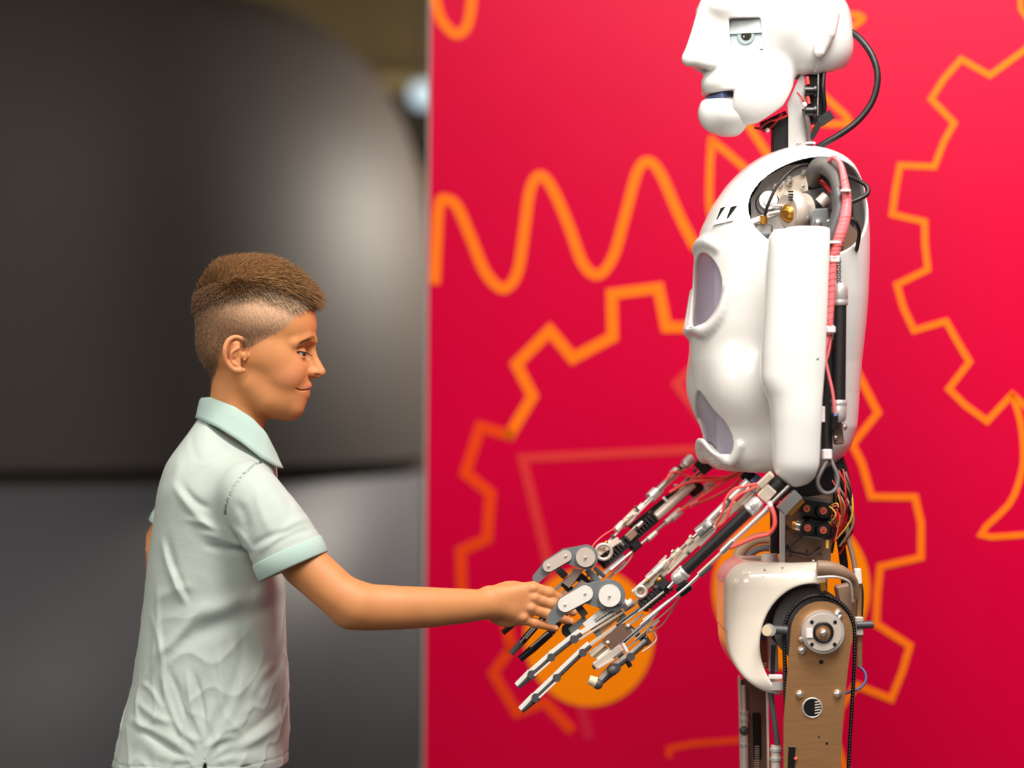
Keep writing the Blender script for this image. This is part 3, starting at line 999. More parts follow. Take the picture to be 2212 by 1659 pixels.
# eyebrow hairs
bidx = np.nonzero(brow > .35)[0]
pick = rg.choice(bidx, 800)
R0 = HV[pick]; N0 = HN[pick]
sg = np.sign(R0[:, 2])
dr = np.stack([-.45 + 0 * sg, -.25 + .5 * smooth01(np.abs(R0[:, 2]), 20, 50), .8 * sg], 1) + N0 * .25 + rg.normal(0, .12, (len(pick), 3))
cc = np.tile(np.array(sr(104, 66, 36)[:3]), (len(pick), 1))
strands(R0 - N0 * .8, dr, rg.uniform(6, 10, len(pick)), 0.2, cc, cc, np.zeros((len(R0), 3)))
me = mesh_np('hair', np.concatenate(hv), np.concatenate(hq))
hc4 = np.ones((sum(len(x) for x in hcol), 4)); hc4[:, :3] = np.concatenate(hcol)
set_col(me, hc4)
hair = link('hair', me, 'hair_fibre', boy)
hair['label'] = 'short brown hair, clipped at the sides, brushed forward on top'

# --- polo shirt
VS = [900, 930, 960, 1000, 1060, 1130, 1200, 1290, 1400, 1480, 1560, 1620, 1665]
CC = [503, 495, 487, 478, 470, 469, 468, 466, 459, 455, 443, 435, 434]
AA = [72, 84, 98, 118, 128, 136, 144, 150, 160, 165, 177, 184, 186]
BB = [76, 98, 126, 160, 182, 176, 170, 168, 172, 178, 190, 200, 204]
sf = Field((232, 846, -292), (722, 1668, 262), 2.7)
def loft(X, Y, Z):
    y = Y.ravel()
    c = sint(y, VS, CC, 14)[None, :, None]; a = sint(y, VS, AA, 14)[None, :, None]; b = sint(y, VS, BB, 14)[None, :, None]
    x_, z_ = np.abs(X - c) / a, np.abs(Z) / b
    q = (x_ ** 2.3 + z_ ** 2.3) ** (1 / 2.3)
    g = np.sqrt((x_ ** 1.3 / a) ** 2 + (z_ ** 1.3 / b) ** 2) / np.maximum(q, 1e-3) ** 1.3 + 1e-6
    return ((q - 1) / np.maximum(g, 1 / 400.)).astype(np.float32)
sf.full(loft)
sf.full(lambda X, Y, Z: (884 - Y + .62 * np.maximum(0, X - 455) + 0 * Z + .5 * np.abs(Z)).astype(np.float32), 30, 'and')
s0, s1, s2, s3 = LB(532, 1066, -.098), LB(577, 1120, -.118), LB(620, 1190, -.130), LB(650, 1250, -.137)
cdir = np.array([.41, .91]); cq = LB(622, 1196, -.13)
fq = LB(380, 1124, .125)
def sleeve(pts, rs, plane, k):
    g = Field(None, None, 2.7, sf.ax)
    g.chain(pts, rs, 0, spl=3)
    raw = g.F
    r = sf.sub(np.min(pts, 0) - 120, np.max(pts, 0) + 120)
    pl = plane(r[1], r[2], r[3])
    sf.F[r[0]] = smin(sf.F[r[0]], np.maximum(raw[r[0]], pl), k)
    return r[0], raw[r[0]].copy(), pl
SL1 = sleeve([(500, 1040, -80), s0, s1, s2, s3], [54, 66, 71, 75, 76], lambda X, Y, Z: (X - cq[0]) * cdir[0] + (Y - cq[1]) * cdir[1], 26)
SL2 = sleeve([(480, 1020, 90), LB(448, 1062, .10), LB(393, 1105, .12), LB(366, 1150, .128)], [60, 60, 56, 54], lambda X, Y, Z: (X - fq[0]) * -.45 + (Y - fq[1]) * .89, 26)
# folds of the near side: (u0, v0, u1, v1, height, half width)
FOLDS = [
    (372, 1045, 470, 1150, 5, 9), (395, 1050, 455, 1100, -4, 8), (400, 1120, 500, 1160, 4, 8), (430, 1148, 545, 1195, 5, 9), (440, 1175, 560, 1190, -5, 8),
    (345, 1170, 395, 1290, 4.5, 8), (360, 1165, 410, 1300, -4, 8), (375, 1230, 400, 1305, 5, 9), (330, 1300, 420, 1265, 3, 12),
    (600, 1270, 400, 1330, 7, 20), (590, 1315, 380, 1390, -6, 20), (560, 1250, 500, 1330, -4, 16), (420, 1330, 330, 1420, 5, 12),
    (335, 1260, 350, 1440, 2.6, 7), (318, 1330, 350, 1460, 2.5, 7), (345, 1450, 400, 1590, 4.5, 7), (360, 1440, 415, 1590, -4, 7),
    (405, 1450, 440, 1590, 4.5, 7), (418, 1450, 446, 1585, -4.2, 6), (470, 1400, 480, 1560, 3, 8), (500, 1380, 520, 1520, 2.6, 8), (520, 1360, 500, 1500, -2.6, 9),
    (540, 1440, 470, 1580, 4, 12), (580, 1480, 480, 1600, 4, 10), (600, 1530, 490, 1610, -3.4, 9), (610, 1560, 500, 1625, 3.4, 9), (560, 1500, 520, 1560, -4, 9), (585, 1440, 540, 1510, 3.5, 9), (600, 1400, 575, 1480, -3, 9),
    (285, 1520, 380, 1560, 3.5, 8), (270, 1560, 400, 1610, 3.6, 9), (275, 1575, 390, 1625, -3, 8), (300, 1480, 350, 1530, 3, 7), (320, 1430, 300, 1520, -2.5, 8),
    (440, 1600, 380, 1560, 3, 8), (440, 1612, 520, 1590, 3, 8),
    (560, 1045, 600, 1150, 2.5, 10), (590, 1040, 640, 1110, -2.5, 9), (520, 1080, 545, 1150, -3.5, 12), (500, 1130, 560, 1200, 3.5, 9), (610, 1150, 670, 1115, 3, 8), (560, 1190, 660, 1140, 3, 7), (550, 1178, 640, 1140, -3, 7), (600, 1170, 682, 1140, -2.5, 6),
    (400, 935, 430, 1000, -2, 9), (480, 960, 420, 1010, 2, 12), (380, 980, 360, 1080, 2.4, 12),
]
def fold_map(X, Y):
    x, y = X[:, :, 0], Y[:, :, 0]
    out = np.zeros((x.shape[0], y.shape[1]), dtype=np.float32)
    for (a, b, c, d, hgt, hw) in FOLDS:
        p, q = LB(a, b, -.105), LB(c, d, -.105)
        dx, dy = q[0] - p[0], q[1] - p[1]
        L2 = dx * dx + dy * dy
        t = ((x - p[0]) * dx + (y - p[1]) * dy) / L2
        bow = 6 * np.sin(np.clip(t, 0, 1) * math.pi) * (1 if (a * 7 + b) % 2 else -1)
        dd = ((x - p[0]) * dy - (y - p[1]) * dx) / math.sqrt(L2) + bow
        win = smooth01(t, -.12, .3) * (1 - smooth01(t, .7, 1.12))
        out += hgt * np.exp(-(dd / hw) ** 2) * win
    return out
def shirt_disp(X, Y, Z):
    m = fold_map(X, Y)[:, :, None]
    near = smooth01(-Z, -10, 70)
    n = 2.2 * noise3((X * .02, Y * .016, Z * .02), 4) + 1.5 * noise3((X * .05 + Y * .02, Y * .035, Z * .045), 8) * smooth01(Y, 1050, 1350)
    n = n + 1.1 * noise3((X * .10, Y * .08 + X * .03, Z * .09), 15) * smooth01(Y, 1350, 1560)
    sx, sy = LB(441, 1648, -.12)[:2]
    th_ = np.arctan2(Y - sy, X - sx); rr_ = np.sqrt((X - sx) ** 2 + (Y - sy) ** 2)
    rad = np.sin(th_ * 13 + 1.2 * np.sin(rr_ * .03) + 1.7) * smooth01(rr_, 18, 60) * (1 - smooth01(rr_, 110, 230))
    n1 = noise3((X * .034 + Y * .012, Y * .022 - X * .012, Z * .03), 31)
    n2 = noise3((X * .055 - Y * .02, Y * .03 + X * .02, Z * .05), 37)
    ridge = np.clip(1 - np.abs(n1) * 3.2, 0, 1) ** 2 * 3.0 * smooth01(Y, 1180, 1400) + np.clip(1 - np.abs(n2) * 3.0, 0, 1) ** 2 * 2.2 * smooth01(Y, 1380, 1540)
    return (-(m * near * 1.25) - n - 2.0 * rad * near - ridge).astype(np.float32)
sf.full(shirt_disp, 0, 'disp')
# seams pressed into the cloth
def seam(pts, depth, r, y):
    sf.chain([LB(a, b, y_) for (a, b, y_) in pts], r, 2, 'cut')
body_F = sf.F.copy()
SEAM = [LB(a, c, -.155)[:2] for a, c in ((562, 992), (545, 1004), (520, 1028), (500, 1056), (487, 1086), (480, 1115))]
def seam_dist(X, Y, Z):
    best = None
    for p, q in zip(SEAM[:-1], SEAM[1:]):
        dx, dy = q[0] - p[0], q[1] - p[1]
        t = np.clip(((X - p[0]) * dx + (Y - p[1]) * dy) / (dx * dx + dy * dy), 0, 1)
        d = np.sqrt((X - p[0] - t * dx) ** 2 + (Y - p[1] - t * dy) ** 2)
        best = d if best is None else np.minimum(best, d)
    return best + 0 * Z
sf.groove(seam_dist, (440, 960, -292), (600, 1140, -70), 1.8, 5.0, 1.5)
sf.groove(lambda X, Y, Z: np.abs(Y - 1628 + .012 * (X - 440) - 2.5 * np.sin(X * .05)) + 0 * Z, (232, 1610, -292), (722, 1645, 262), 1.4, 1.6, 2)
# make it a cloth shell with open neck, hem and cuffs
sf.F = np.maximum(sf.F, -(body_F + 8.5))
del body_F
sf.full(lambda X, Y, Z: (Y - (1650 + 2.5 * np.sin(X * .05 + Z * .02) - .012 * (X - 440)) + 0 * Z).astype(np.float32), 2, 'and')
for sl, raw, pl in (SL1, SL2):     # open the sleeve ends
    sf.F[sl] = np.where(pl > -16, np.maximum(sf.F[sl], -(raw + 8.0)), sf.F[sl])
# neck opening
sf.chain([(516, 830, 0), (512, 895, 0), (550, 940, 0)], [60, 60, 48], 3, 'cut', wsc=0.88)
# side slit at the hem
sl_ = LB(441, 1655, -.125)
sf.chain([(sl_[0], sl_[1] - 14, -290), (sl_[0], sl_[1] - 14, -120)], [1.5, 1.5], 0, 'cut')
sf.chain([(sl_[0] + 1, sl_[1] + 8, -290), (sl_[0] + 1, sl_[1] + 8, -120)], [4.0, 4.0], 2, 'cut', vsc=3.4)
SV, SQ = sf.net(3)
del sf
me = mesh_np('polo_shirt', FB.world(SV), SQ)
shirt = link('polo_shirt', me, 'shirt_cotton', boy)

# ribbed cuff on the near sleeve, and one on the far sleeve
def cuff(c0, axis, e1, e2, ra, rb, length, parent, th=3.2, flare=1.0):
    mb = MB(); n = 64
    c0, axis, e1, e2 = [np.array(q, float) for q in (c0, axis, e1, e2)]
    prof_ = [(0, 0), (.06, 1.6), (.5, 2.2), (.94, 1.8), (1, .4), (1, -th + .6), (.94, -th), (0, -th)]
    vs_ = []
    for t, o in prof_:
        for i in range(n):
            a = 2 * math.pi * i / n
            k = 1 + (flare - 1) * t
            vs_.append(c0 + axis * (length * t) + e1 * math.cos(a) * (ra * k + o) + e2 * math.sin(a) * (rb * k + o))
    W = FB.world(np.array(vs_))
    fs_ = []
    m = len(prof_)
    for j in range(m):
        for i in range(n):
            fs_.append((j * n + i, j * n + (i + 1) % n, ((j + 1) % m) * n + (i + 1) % n, ((j + 1) % m) * n + i))
    mb._add([Vector(q) for q in W], fs_, True)
    o = mb.build('sleeve_cuff', 'collar_rib', parent)
    bm = bmesh.new(); bm.from_mesh(o.data); bmesh.ops.recalc_face_normals(bm, faces=bm.faces); bm.to_mesh(o.data); bm.free()
    return o
cuff((cq[0] - 3.2, cq[1] - 7, cq[2]), (.41, .91, -.06), (.905, -.41, 0), (.02, .055, .99), 77, 76, 37, shirt)
cuff(fq, (-.45, .89, .02), (.89, .45, 0), (0, 0, 1), 54, 53, 26, shirt)

# collar
mb = MB(); n = 72
TU = [426, 452, 505, 545, 575, 597, 612]; TV = [861, 859, 879, 904, 934, 978, 1000]
BU = [405, 425, 470, 520, 565, 600, 625]; BVv = [896, 904, 924, 954, 988, 1008, 1014]
loops = []
for i in range(n + 1):
    a = -math.pi * .945 + 2 * math.pi * .945 * i / n
    ca, sa = math.cos(a), math.sin(a)
    def pt(ru, rw, cu, vv):
        y = -rw * sa / S
        return LB(cu - ru * ca, vv, y)
    tu = 515 - 84 * ca; bu = 518 - 98 * ca
    tv = np.interp(tu, TU, TV); bv_ = np.interp(bu, BU, BVv)
    L_ = []
    L_.append(pt(70, 58, 518, tv + 50)); L_.append(pt(74, 63, 517, tv + 18)); L_.append(pt(78, 67, 516, tv + 3))
    L_.append(pt(81.5, 70, 516, tv - 1.5)); L_.append(pt(85, 74, 516, tv + 3)); L_.append(pt(88.5, 80, 516, tv * .62 + bv_ * .38)); L_.append(pt(94, 91, 517.5, tv * .15 + bv_ * .85))
    L_.append(pt(97, 95, 518, bv_)); L_.append(pt(92, 91, 518, bv_ + 1)); L_.append(pt(85, 80, 517, tv * .4 + bv_ * .6)); L_.append(pt(79, 69, 516.5, tv + 14)); L_.append(pt(75, 63, 518, tv + 50))
    loops.append(FB.world(np.array(L_)))
m = len(loops[0])
vs_ = [Vector(q) for l in loops for q in l]
fs_ = []
for i in range(n):
    for j in range(m):
        fs_.append((i * m + j, i * m + (j + 1) % m, (i + 1) * m + (j + 1) % m, (i + 1) * m + j))
fs_.append(tuple(range(m))); fs_.append(tuple(range(n * m, (n + 1) * m))[::-1])
mb._add(vs_, fs_, True)
co = mb.build('collar', 'collar_rib', shirt)
bm = bmesh.new(); bm.from_mesh(co.data); bmesh.ops.recalc_face_normals(bm, faces=bm.faces); bm.to_mesh(co.data); bm.free()
# --- trousers and shoes, below the frame
tf = Field((250, 1560, -240), (640, 2630, 240), 6)
tf.ell((440, 1650, 0), (158, 110, 184))
for sgn in (-1, 1):
    tf.chain([(440, 1660, 85 * sgn), (450, 1980, 92 * sgn), (430, 2500, 96 * sgn)], [98, 76, 58], 20)
tf.full(lambda X, Y, Z: (1575 - Y + 0 * X + 0 * Z).astype(np.float32), 3, 'and')
TV_, TQ = tf.net(1)
link('trousers', mesh_np('trousers', FB.world(TV_), TQ), 'trouser_cotton', boy)
floor_v = CV + ZC * S
for sgn in (-1, 1):
    ff = Field((340, 2480, 96 * sgn - 70), (640, floor_v, 96 * sgn + 70), 4)
    ff.chain([(430, floor_v - 44, 96 * sgn), (575, floor_v - 34, 100 * sgn)], [50, 40], 10)
    ff.chain([(428, floor_v - 50, 96 * sgn), (428, floor_v - 100, 96 * sgn)], [46, 40], 12)
    ff.full(lambda X, Y, Z: (Y - (floor_v - 12) + 0 * X + 0 * Z).astype(np.float32), 2, 'and')
    a, b = ff.net(1)
    shoe = link('shoe', mesh_np('shoe', FB.world(a), b), 'shoe_canvas', boy)
    poly = []
    for i in range(24):
        t = 2 * math.pi * i / 24
        poly.append(Vector(FB.world([(500 + 122 * math.cos(t), floor_v, 98 * sgn + 50 * math.sin(t))])[0]))
    MB().prism(poly, (0, 0, 12 / S)).build('sole', 'shoe_sole', shoe)
# ------------------------------------------------------------------ the robot
mat('white_plastic', (228, 226, 222), 0.22, var=0.015, vscale=8, sss=0.08, coat=0.3, sssrad=(1, .9, .8))
mat('hip_plastic', (246, 234, 218), 0.16, var=0.03, vscale=10, sss=0.1, coat=0.5, sssrad=(1, .8, .6))
mat('tan_plastic', (206, 176, 148), 0.4, var=0.04)
mat('grey_plastic', (108, 112, 114), 0.42, var=0.03)
mat('dark_grey', (74, 72, 74), 0.45, var=0.06)
mat('pale_plate', (214, 200, 188), 0.34, 0.3, var=0.04)
mat('white_plate', (232, 226, 218), 0.4, 0.05, var=0.03)
mat('beige_metal', (232, 214, 194), 0.34, 0.4, var=0.08, vscale=90)
mat('aluminium', (224, 220, 216), 0.3, 0.6, var=0.05, vscale=80)
mat('chrome', (236, 232, 228), 0.16, 0.85, var=0.02)
mat('black_rubber', (24, 22, 22), 0.5, var=0.15, bump=0.2, bscale=500)
mat('black_plastic', (16, 15, 16), 0.35, var=0.1)
mat('bronze_plate', (196, 146, 100), 0.32, 0.7, var=0.1, vscale=30, stretch=(1, 1, 6))
mat('brown_plate', (142, 112, 96), 0.42, 0.6, var=0.06)
mat('gold', (212, 150, 62), 0.3, 0.9)
mat('copper', (206, 116, 84), 0.35, 0.6)
mat('pink_wrap', (250, 122, 128), 0.35, var=0.04)
mat('white_tie', (238, 226, 224), 0.4)
mat('red_wire', (196, 22, 30), 0.4)
mat('coral_tube', (250, 92, 84), 0.3)
mat('yellow_wire', (220, 176, 60), 0.4)
mat('grey_cable', (96, 92, 88), 0.5)
mat('black_cable', (30, 28, 29), 0.42, bump=0.1, bscale=400)
mat('cream_block', (222, 200, 166), 0.5, var=0.05)
mat('tan_cable', (150, 122, 100), 0.5)
mat('screen_grey', (178, 190, 194), 0.25, var=0.03)
mat('lid_grey', (196, 206, 206), 0.3)
mat('iris_dark', (34, 36, 26), 0.2)
mat('iris_ring', (158, 172, 172), 0.25)
mat('mouth_blue', (122, 138, 190), 0.4)
mat('mouth_dark', (70, 84, 130), 0.5)
mat('tint_glass', (206, 200, 226), 0.05, alpha=0.2, var=0.01, spec=0.7)
mat('chest_silver', (206, 198, 206), 0.35, 0.2, var=0.08, vscale=12)
mat('inner_silver', (188, 182, 178), 0.4, 0.35, var=0.06)

robot = empty('robot', (P(1700, 1659).x, 0.0, 0))
tag(robot, 'white humanoid robot with exposed metal forearms shaking hands with the boy', 'robot')

def px(y): return (D + y) / D / S
def cylp(mb, a, b, d, d1=None, n=14):
    """cylinder between photo points (u, v, y); diameters in pixels"""
    return mb.cyl(P(*a), P(*b), d / 2 * px(a[2]), (d if d1 is None else d1) / 2 * px(b[2]), n)
def barp(mb, a, b, w, t, ch=0.6):
    """flat bar between photo points: w across in the picture, t deep (pixels)"""
    A, B = P(*a), P(*b)
    d = (B - A); L_ = d.length; d.normalize()
    q = Vector((0, 1, 0)); n_ = d.cross(q).normalized(); q = n_.cross(d).normalized()
    k = px(a[2])
    return mb.box((A + B) / 2, d * (L_ / 2), n_ * (w / 2 * k), q * (t / 2 * k), ch * k)
def discp(mb, u, v, y, r, th, n=28, r1=None):
    """disc facing the camera, th pixels thick, front face at depth y"""
    k = px(y)
    c = P(u, v, y)
    return mb.cyl(c, c + Vector((0, th * k, 0)), r * k, (r if r1 is None else r1) * k, n)
def platep(mb, pts, y, th):
    k = px(y)
    return mb.prism([P(a, b, y) for a, b in pts], Vector((0, th * k, 0)))
def stadium(a, b, ra, rb, n=12):
    a, b = Vector(a), Vector(b)
    d = (b - a).normalized(); ang = math.atan2(d.y, d.x)
    out = []
    for i in range(n + 1):
        t = ang + math.pi / 2 + math.pi * i / n
        out.append((a.x + ra * math.cos(t), a.y + ra * math.sin(t)))
    for i in range(n + 1):
        t = ang - math.pi / 2 + math.pi * i / n
        out.append((b.x + rb * math.cos(t), b.y + rb * math.sin(t)))
    return out
def linkp(mb, a, ra, b, rb, y, th):
    return platep(mb, stadium(a, b, ra, rb), y, th)
def tubep(mb, pts, d, n=8, sm=5):
    return mb.tube([P(*p) for p in pts], d / 2 * px(pts[0][2]), n, sm)
def ballp(mb, u, v, y, r, n=12):
    return mb.ball(P(u, v, y), r * px(y), n, 8)
def screw(u, v, y, r, parent, m='chrome', name='screw'):
    mb = MB(); k = px(y); c = P(u, v, y)
    mb.lathe(c + Vector((0, r * .5 * k, 0)), c - Vector((0, r * .6 * k, 0)), [(0, r * k), (.35, r * k), (.7, r * .8 * k), (.95, r * .4 * k), (1, r * .3 * k)], 12)
    return mb.build(name, m, parent)

# ================================================================== head
FR = Frame(0.0)
TH = math.radians(20); ch_, sh_ = math.cos(TH), math.sin(TH)
def Hd(F, L, V): return (1680 - F * ch_ + L * sh_, V, -F * sh_ - L * ch_)
def HFL(X, Z): return -(X - 1680) * ch_ - Z * sh_, (X - 1680) * sh_ - Z * ch_
hd = Field((1455, -75, -175), (1862, 285, 175), 2.3)
rt = ('v', -20)
hd.ell(Hd(-4, 0, 48), (166, 118, 112), rot=rt)
hd.ell(Hd(-60, 0, 95), (112, 90, 104), 20, rot=rt)
hd.ell(Hd(72, 0, 40), (104, 100, 92), 30, rot=rt)
hd.ell(Hd(74, 0, 150), (92, 122, 84), 30, rot=rt)
for sg in (-1, 1):
    hd.ell(Hd(72, 44 * sg, 204), (84, 84, 52), 26, rot=rt)
    hd.ell(Hd(130, 34 * sg, 30), (44, 26, 44), 18, rot=rt)
    hd.chain([Hd(206, 2 * sg, 136), Hd(170, 22 * sg, 146)], [13, 15], 8)
    hd.ell(Hd(-54, 104 * sg, 66), (22, 40, 20), 8, rot=rt)
    hd.chain([Hd(-66, 108 * sg, 46), Hd(-56, 114 * sg, 84), Hd(-44, 112 * sg, 124)], [24, 22, 12], 7)
hd.ell(Hd(148, 0, 92), (44, 66, 40), 24, rot=rt)
hd.chain([Hd(166, 0, 22), Hd(190, 0, 85), Hd(211, 0, 137)], [18, 15, 13], 12)
hd.chain([Hd(170, 0, 90), Hd(188, 0, 128)], [22, 20], 12)
hd.ell(Hd(136, 0, 188), (40, 30, 46), 14, rot=rt)
hF0 = hd.F.copy()
hd.F = np.maximum(hd.F, -(hF0 + 9))
def head_cut(X, Y, Z):
    F, L = HFL(X, Z)
    d1 = Y - np.interp(F, [-24, -10, 28, 81, 110, 140], [165, 186, 240, 276, 281, 281]).astype(np.float32)
    d1 = np.where(F > -24, d1, Y - (166 + np.clip((-F - 60), 0, 200) * -.24))
    mouth = np.maximum(Y - 209, F - 138) * 0 + np.minimum(Y - 209, F - 138)
    low = np.maximum(d1, -9e9)
    return np.maximum(low, mouth).astype(np.float32)
hd.full(head_cut, 5, 'and')
hd.groove(lambda X, Y, Z: np.abs(HFL(X, Z)[0] + 50) + 60 * (Y > 38) * (Y < 140) + 0 * Y, (1640, -75, -175), (1862, 170, 175), 0.2, 2.5, 1.5)
# eye windows
eyec = {}
for sg in (-1, 1):
    a = math.radians(38)
    nF, nL = math.sin(a), sg * math.cos(a)
    n_ = np.array([-nF * ch_ + nL * sh_, 0, -nF * sh_ - nL * ch_]); t_ = np.cross(n_, [0, 1, 0])
    M = np.array([t_, [0.0, 1.0, 0.0], n_])
    c = np.array(Hd(112, 74 * sg, 88))
    hd.box(c, (33, 31, 46), 5, 3, 'cut', M)
    eyec[sg] = (c, n_, t_)
hd.ell(Hd(160, 22, 10), (20, 10, 7), 2, 'cut', rot=('v', -40))
V_, Q_ = hd.net(1)
del hd, hF0
me = mesh_np('head_shell', FR.world(V_), Q_)
head = link('head_shell', me, 'white_plastic', robot)
head['label'] = 'glossy white face and skull shell'
def fw(p): return Vector(FR.world([p])[0])
for sg in (-1, 1):
    c, n_, t_ = eyec[sg]
    base = c + n_ * -8
    def q(x, y, z): return fw(base + t_ * x + np.array([0, y, 0]) + n_ * z)
    def qb(mb, x, y, z, hx, hy, hz, chm=0.8):
        return mb.box(q(x, y, z), q(x + hx, y, z) - q(x, y, z), q(x, y + hy, z) - q(x, y, z), q(x, y, z + hz) - q(x, y, z), chm / S)
    scr = qb(MB(), 0, 0, 0, 36, 34, 2).build('eye_screen', 'screen_grey', head)
    lid = qb(MB(), 0, -16, 4, 36, 16, 2.4).build('eyelid', 'lid_grey', head)
    r_ = MB().cyl(q(0, 4, 2), q(0, 4, 5), 18 / S, n=28).build('iris_ring', 'iris_ring', head)
    i_ = MB().cyl(q(1, 3, 4), q(1, 3, 6.0), 11 / S, n=28).build('pupil', 'iris_dark', head)
    MB().cyl(q(-4, 6, 5.6), q(-4, 6, 6.4), 1.6 / S, n=10).build('pupil_glint', 'white_plate', head)
MB().cyl(fw(Hd(150, 20, 10)), fw(Hd(156, 22, 10)), 8 / S, n=16).build('camera_lens', 'black_plastic', head)
screw(1712, 48, -.066, 4.5, head)
# jaw
jw = Field((1495, 200, -120), (1630, 308, 110), 2.2)
jw.ell(Hd(116, 0, 250), (62, 50, 68), rot=rt)
jw.ell(Hd(150, 0, 250), (34, 40, 34), 12, rot=rt)
j0 = jw.F.copy()
jw.F = np.maximum(jw.F, -(j0 + 9))
jw.full(lambda X, Y, Z: (np.maximum(221 - Y, 96 - HFL(X, Z)[0]) + 0 * X).astype(np.float32), 5, 'and')
V_, Q_ = jw.net(1); del jw, j0
jaw = link('jaw', mesh_np('jaw', FR.world(V_), Q_), 'white_plastic', robot)
mb = MB(); mb.box(fw(Hd(118, 0, 215)), fw(Hd(150, 0, 215)) - fw(Hd(118, 0, 215)), (0, 0, 9 / S), fw(Hd(118, 38, 215)) - fw(Hd(118, 0, 215)), 4 / S)
mo = mb.build('mouth_light', 'mouth_blue', jaw)
mb = MB(); mb.box(fw(Hd(122, 34, 213)), fw(Hd(140, 34, 213)) - fw(Hd(122, 34, 213)), (0, 0, 3 / S), fw(Hd(122, 41, 213)) - fw(Hd(122, 34, 213)), 1 / S)
mb.build('mouth_slot', 'mouth_dark', jaw)

# ================================================================== neck
mb = MB(); platep(mb, [(1700, 225), (1735, 150), (1742, 200), (1739, 260), (1743, 330), (1703, 330), (1703, 250)], -.02, 6)
neck = mb.build('neck_plate', 'aluminium', robot)
mb = MB(); barp(mb, (1686, 255, .0), (1686, 335, .0), 38, 40, 2); mb.build('neck_post', 'black_plastic', neck)
screw(1725, 313, -.022, 6.5, neck)
mb = MB(); barp(mb, (1759, 150, -.005), (1762, 268, -.005), 32, 30, 2); mb.build('neck_column', 'black_plastic', neck)
for v in (196, 240):
    mb = MB(); cylp(mb, (1738, v, -.03), (1758, v, -.03), 23); cylp(mb, (1757, v, -.03), (1762, v, -.03), 30); mb.build('pulley', 'black_plastic', neck)
mb = MB(); cylp(mb, (1768, 160, -.028), (1766, 250, -.028), 4); mb.build('neck_rod', 'chrome', neck)
mb = MB(); tubep(mb, [(1780, 150, -.02), (1778, 190, -.025), (1781, 230, -.02), (1776, 262, -.01)], 10); mb.build('neck_cable', 'black_cable', neck)
for i, (a, b) in enumerate((((1744, 165), (1746, 182)), ((1745, 207), (1748, 224)))):
    mb = MB(); cylp(mb, (*a, -.03), (*b, -.03), 7); mb.build('red_wire', 'coral_tube', neck)
mb = MB(); tubep(mb, [(1722, 200, -.03), (1732, 212, -.035), (1742, 235, -.035), (1748, 260, -.03), (1752, 285, -.03)], 4); mb.build('red_wire', 'red_wire', neck)
ballp(MB(), 1738, 226, -.038, 6).build('cable_tie', 'white_tie', neck)
for p in ([(1640, 278, -.02), (1660, 262, -.03), (1680, 258, -.03), (1700, 250, -.02)], [(1630, 276, -.01), (1655, 280, -.02), (1672, 268, -.02), (1690, 245, -.02)]):
    mb = MB(); tubep(mb, p, 5); mb.build('red_wire', 'red_wire', neck)
mb = MB(); barp(mb, (1645, 276, .0), (1700, 250, .0), 22, 24, 2); mb.build('jaw_motor', 'black_plastic', neck)
ballp(MB(), 1658, 281, -.03, 5).build('cable_tie', 'white_tie', neck)
# flat woven sleeve and its tie
mb = MB(); tubep(mb, [(1750, 330, -.02), (1749, 300, -.025), (1744, 265, -.03), (1738, 235, -.03)], 13); mb.build('cable_sleeve', 'grey_cable', neck)
mb = MB(); barp(mb, (1752, 298, -.028), (1772, 262, -.03), 13, 5); barp(mb, (1770, 265, -.03), (1797, 246, -.03), 21, 5); mb.build('woven_strap', 'black_cable', neck)
mb = MB(); mb.torus(P(1751, 309, -.024), (0, 0, 1), 9 / S, 2.5 / S, 16, 6); mb.build('cable_tie', 'white_tie', neck)
mb = MB(); tubep(mb, [(1835, 66, .0), (1858, 84, -.01), (1884, 120, -.02), (1896, 165, -.025), (1886, 215, -.025), (1856, 258, -.025), (1815, 290, -.025), (1765, 320, -.02), (1745, 345, .0)], 14, 10); mb.build('head_cable', 'black_cable', neck)

# ================================================================== torso shell
TT = math.radians(15); ct, st = math.cos(TT), math.sin(TT)
TVs = [312, 322, 335, 360, 400, 450, 500, 560, 640, 700, 780, 850, 920, 960, 990, 1012, 1022]
TUc = [1738, 1736, 1733, 1727, 1716, 1704, 1694, 1688, 1683, 1679, 1675, 1676, 1681, 1676, 1668, 1664, 1662]
TA = [12, 52, 84, 116, 144, 166, 179, 185, 188, 188, 184, 178, 168, 160, 148, 122, 100]
TB = [12, 60, 100, 130, 152, 170, 182, 188, 186, 181, 172, 166, 160, 156, 148, 128, 108]
def tF(X, Y, Z):
    y = Y.ravel()
    uc = np.interp(y, TVs, TUc)[None, :, None]
    return -(X - uc) * ct - Z * st, (X - uc) * st - Z * ct
def tors(X, Y, Z):
    y = Y.ravel()
    a = sint(y, TVs, TA, 9)[None, :, None]; b = sint(y, TVs, TB, 9)[None, :, None]
    F, L = tF(X, Y, Z)
    x_, z_ = np.abs(F) / a, np.abs(L) / b
    q = (x_ ** 2.2 + z_ ** 2.2) ** (1 / 2.2)
    return ((q - 1) * np.minimum(a, b) * np.clip(q, .9, 1.1)).astype(np.float32)
def Td(F, L, V):
    uc = np.interp(V, TVs, TUc)
    return (uc - F * ct + L * st, V, -F * st - L * ct)
def Tsurf(L, V, off=0.0):
    a = np.interp(V, TVs, TA); b = np.interp(V, TVs, TB)
    return Td(a * max(1 - (abs(L) / b) ** 2.2, 0) ** (1 / 2.2) + off, L, V)
tz = Field((1462, 306, -235), (1898, 1030, 235), 2.8)
tz.full(tors)
tz.full(lambda X, Y, Z: (np.maximum(314 - Y, Y - 1020) + 0 * X + 0 * Z).astype(np.float32), 16, 'and')
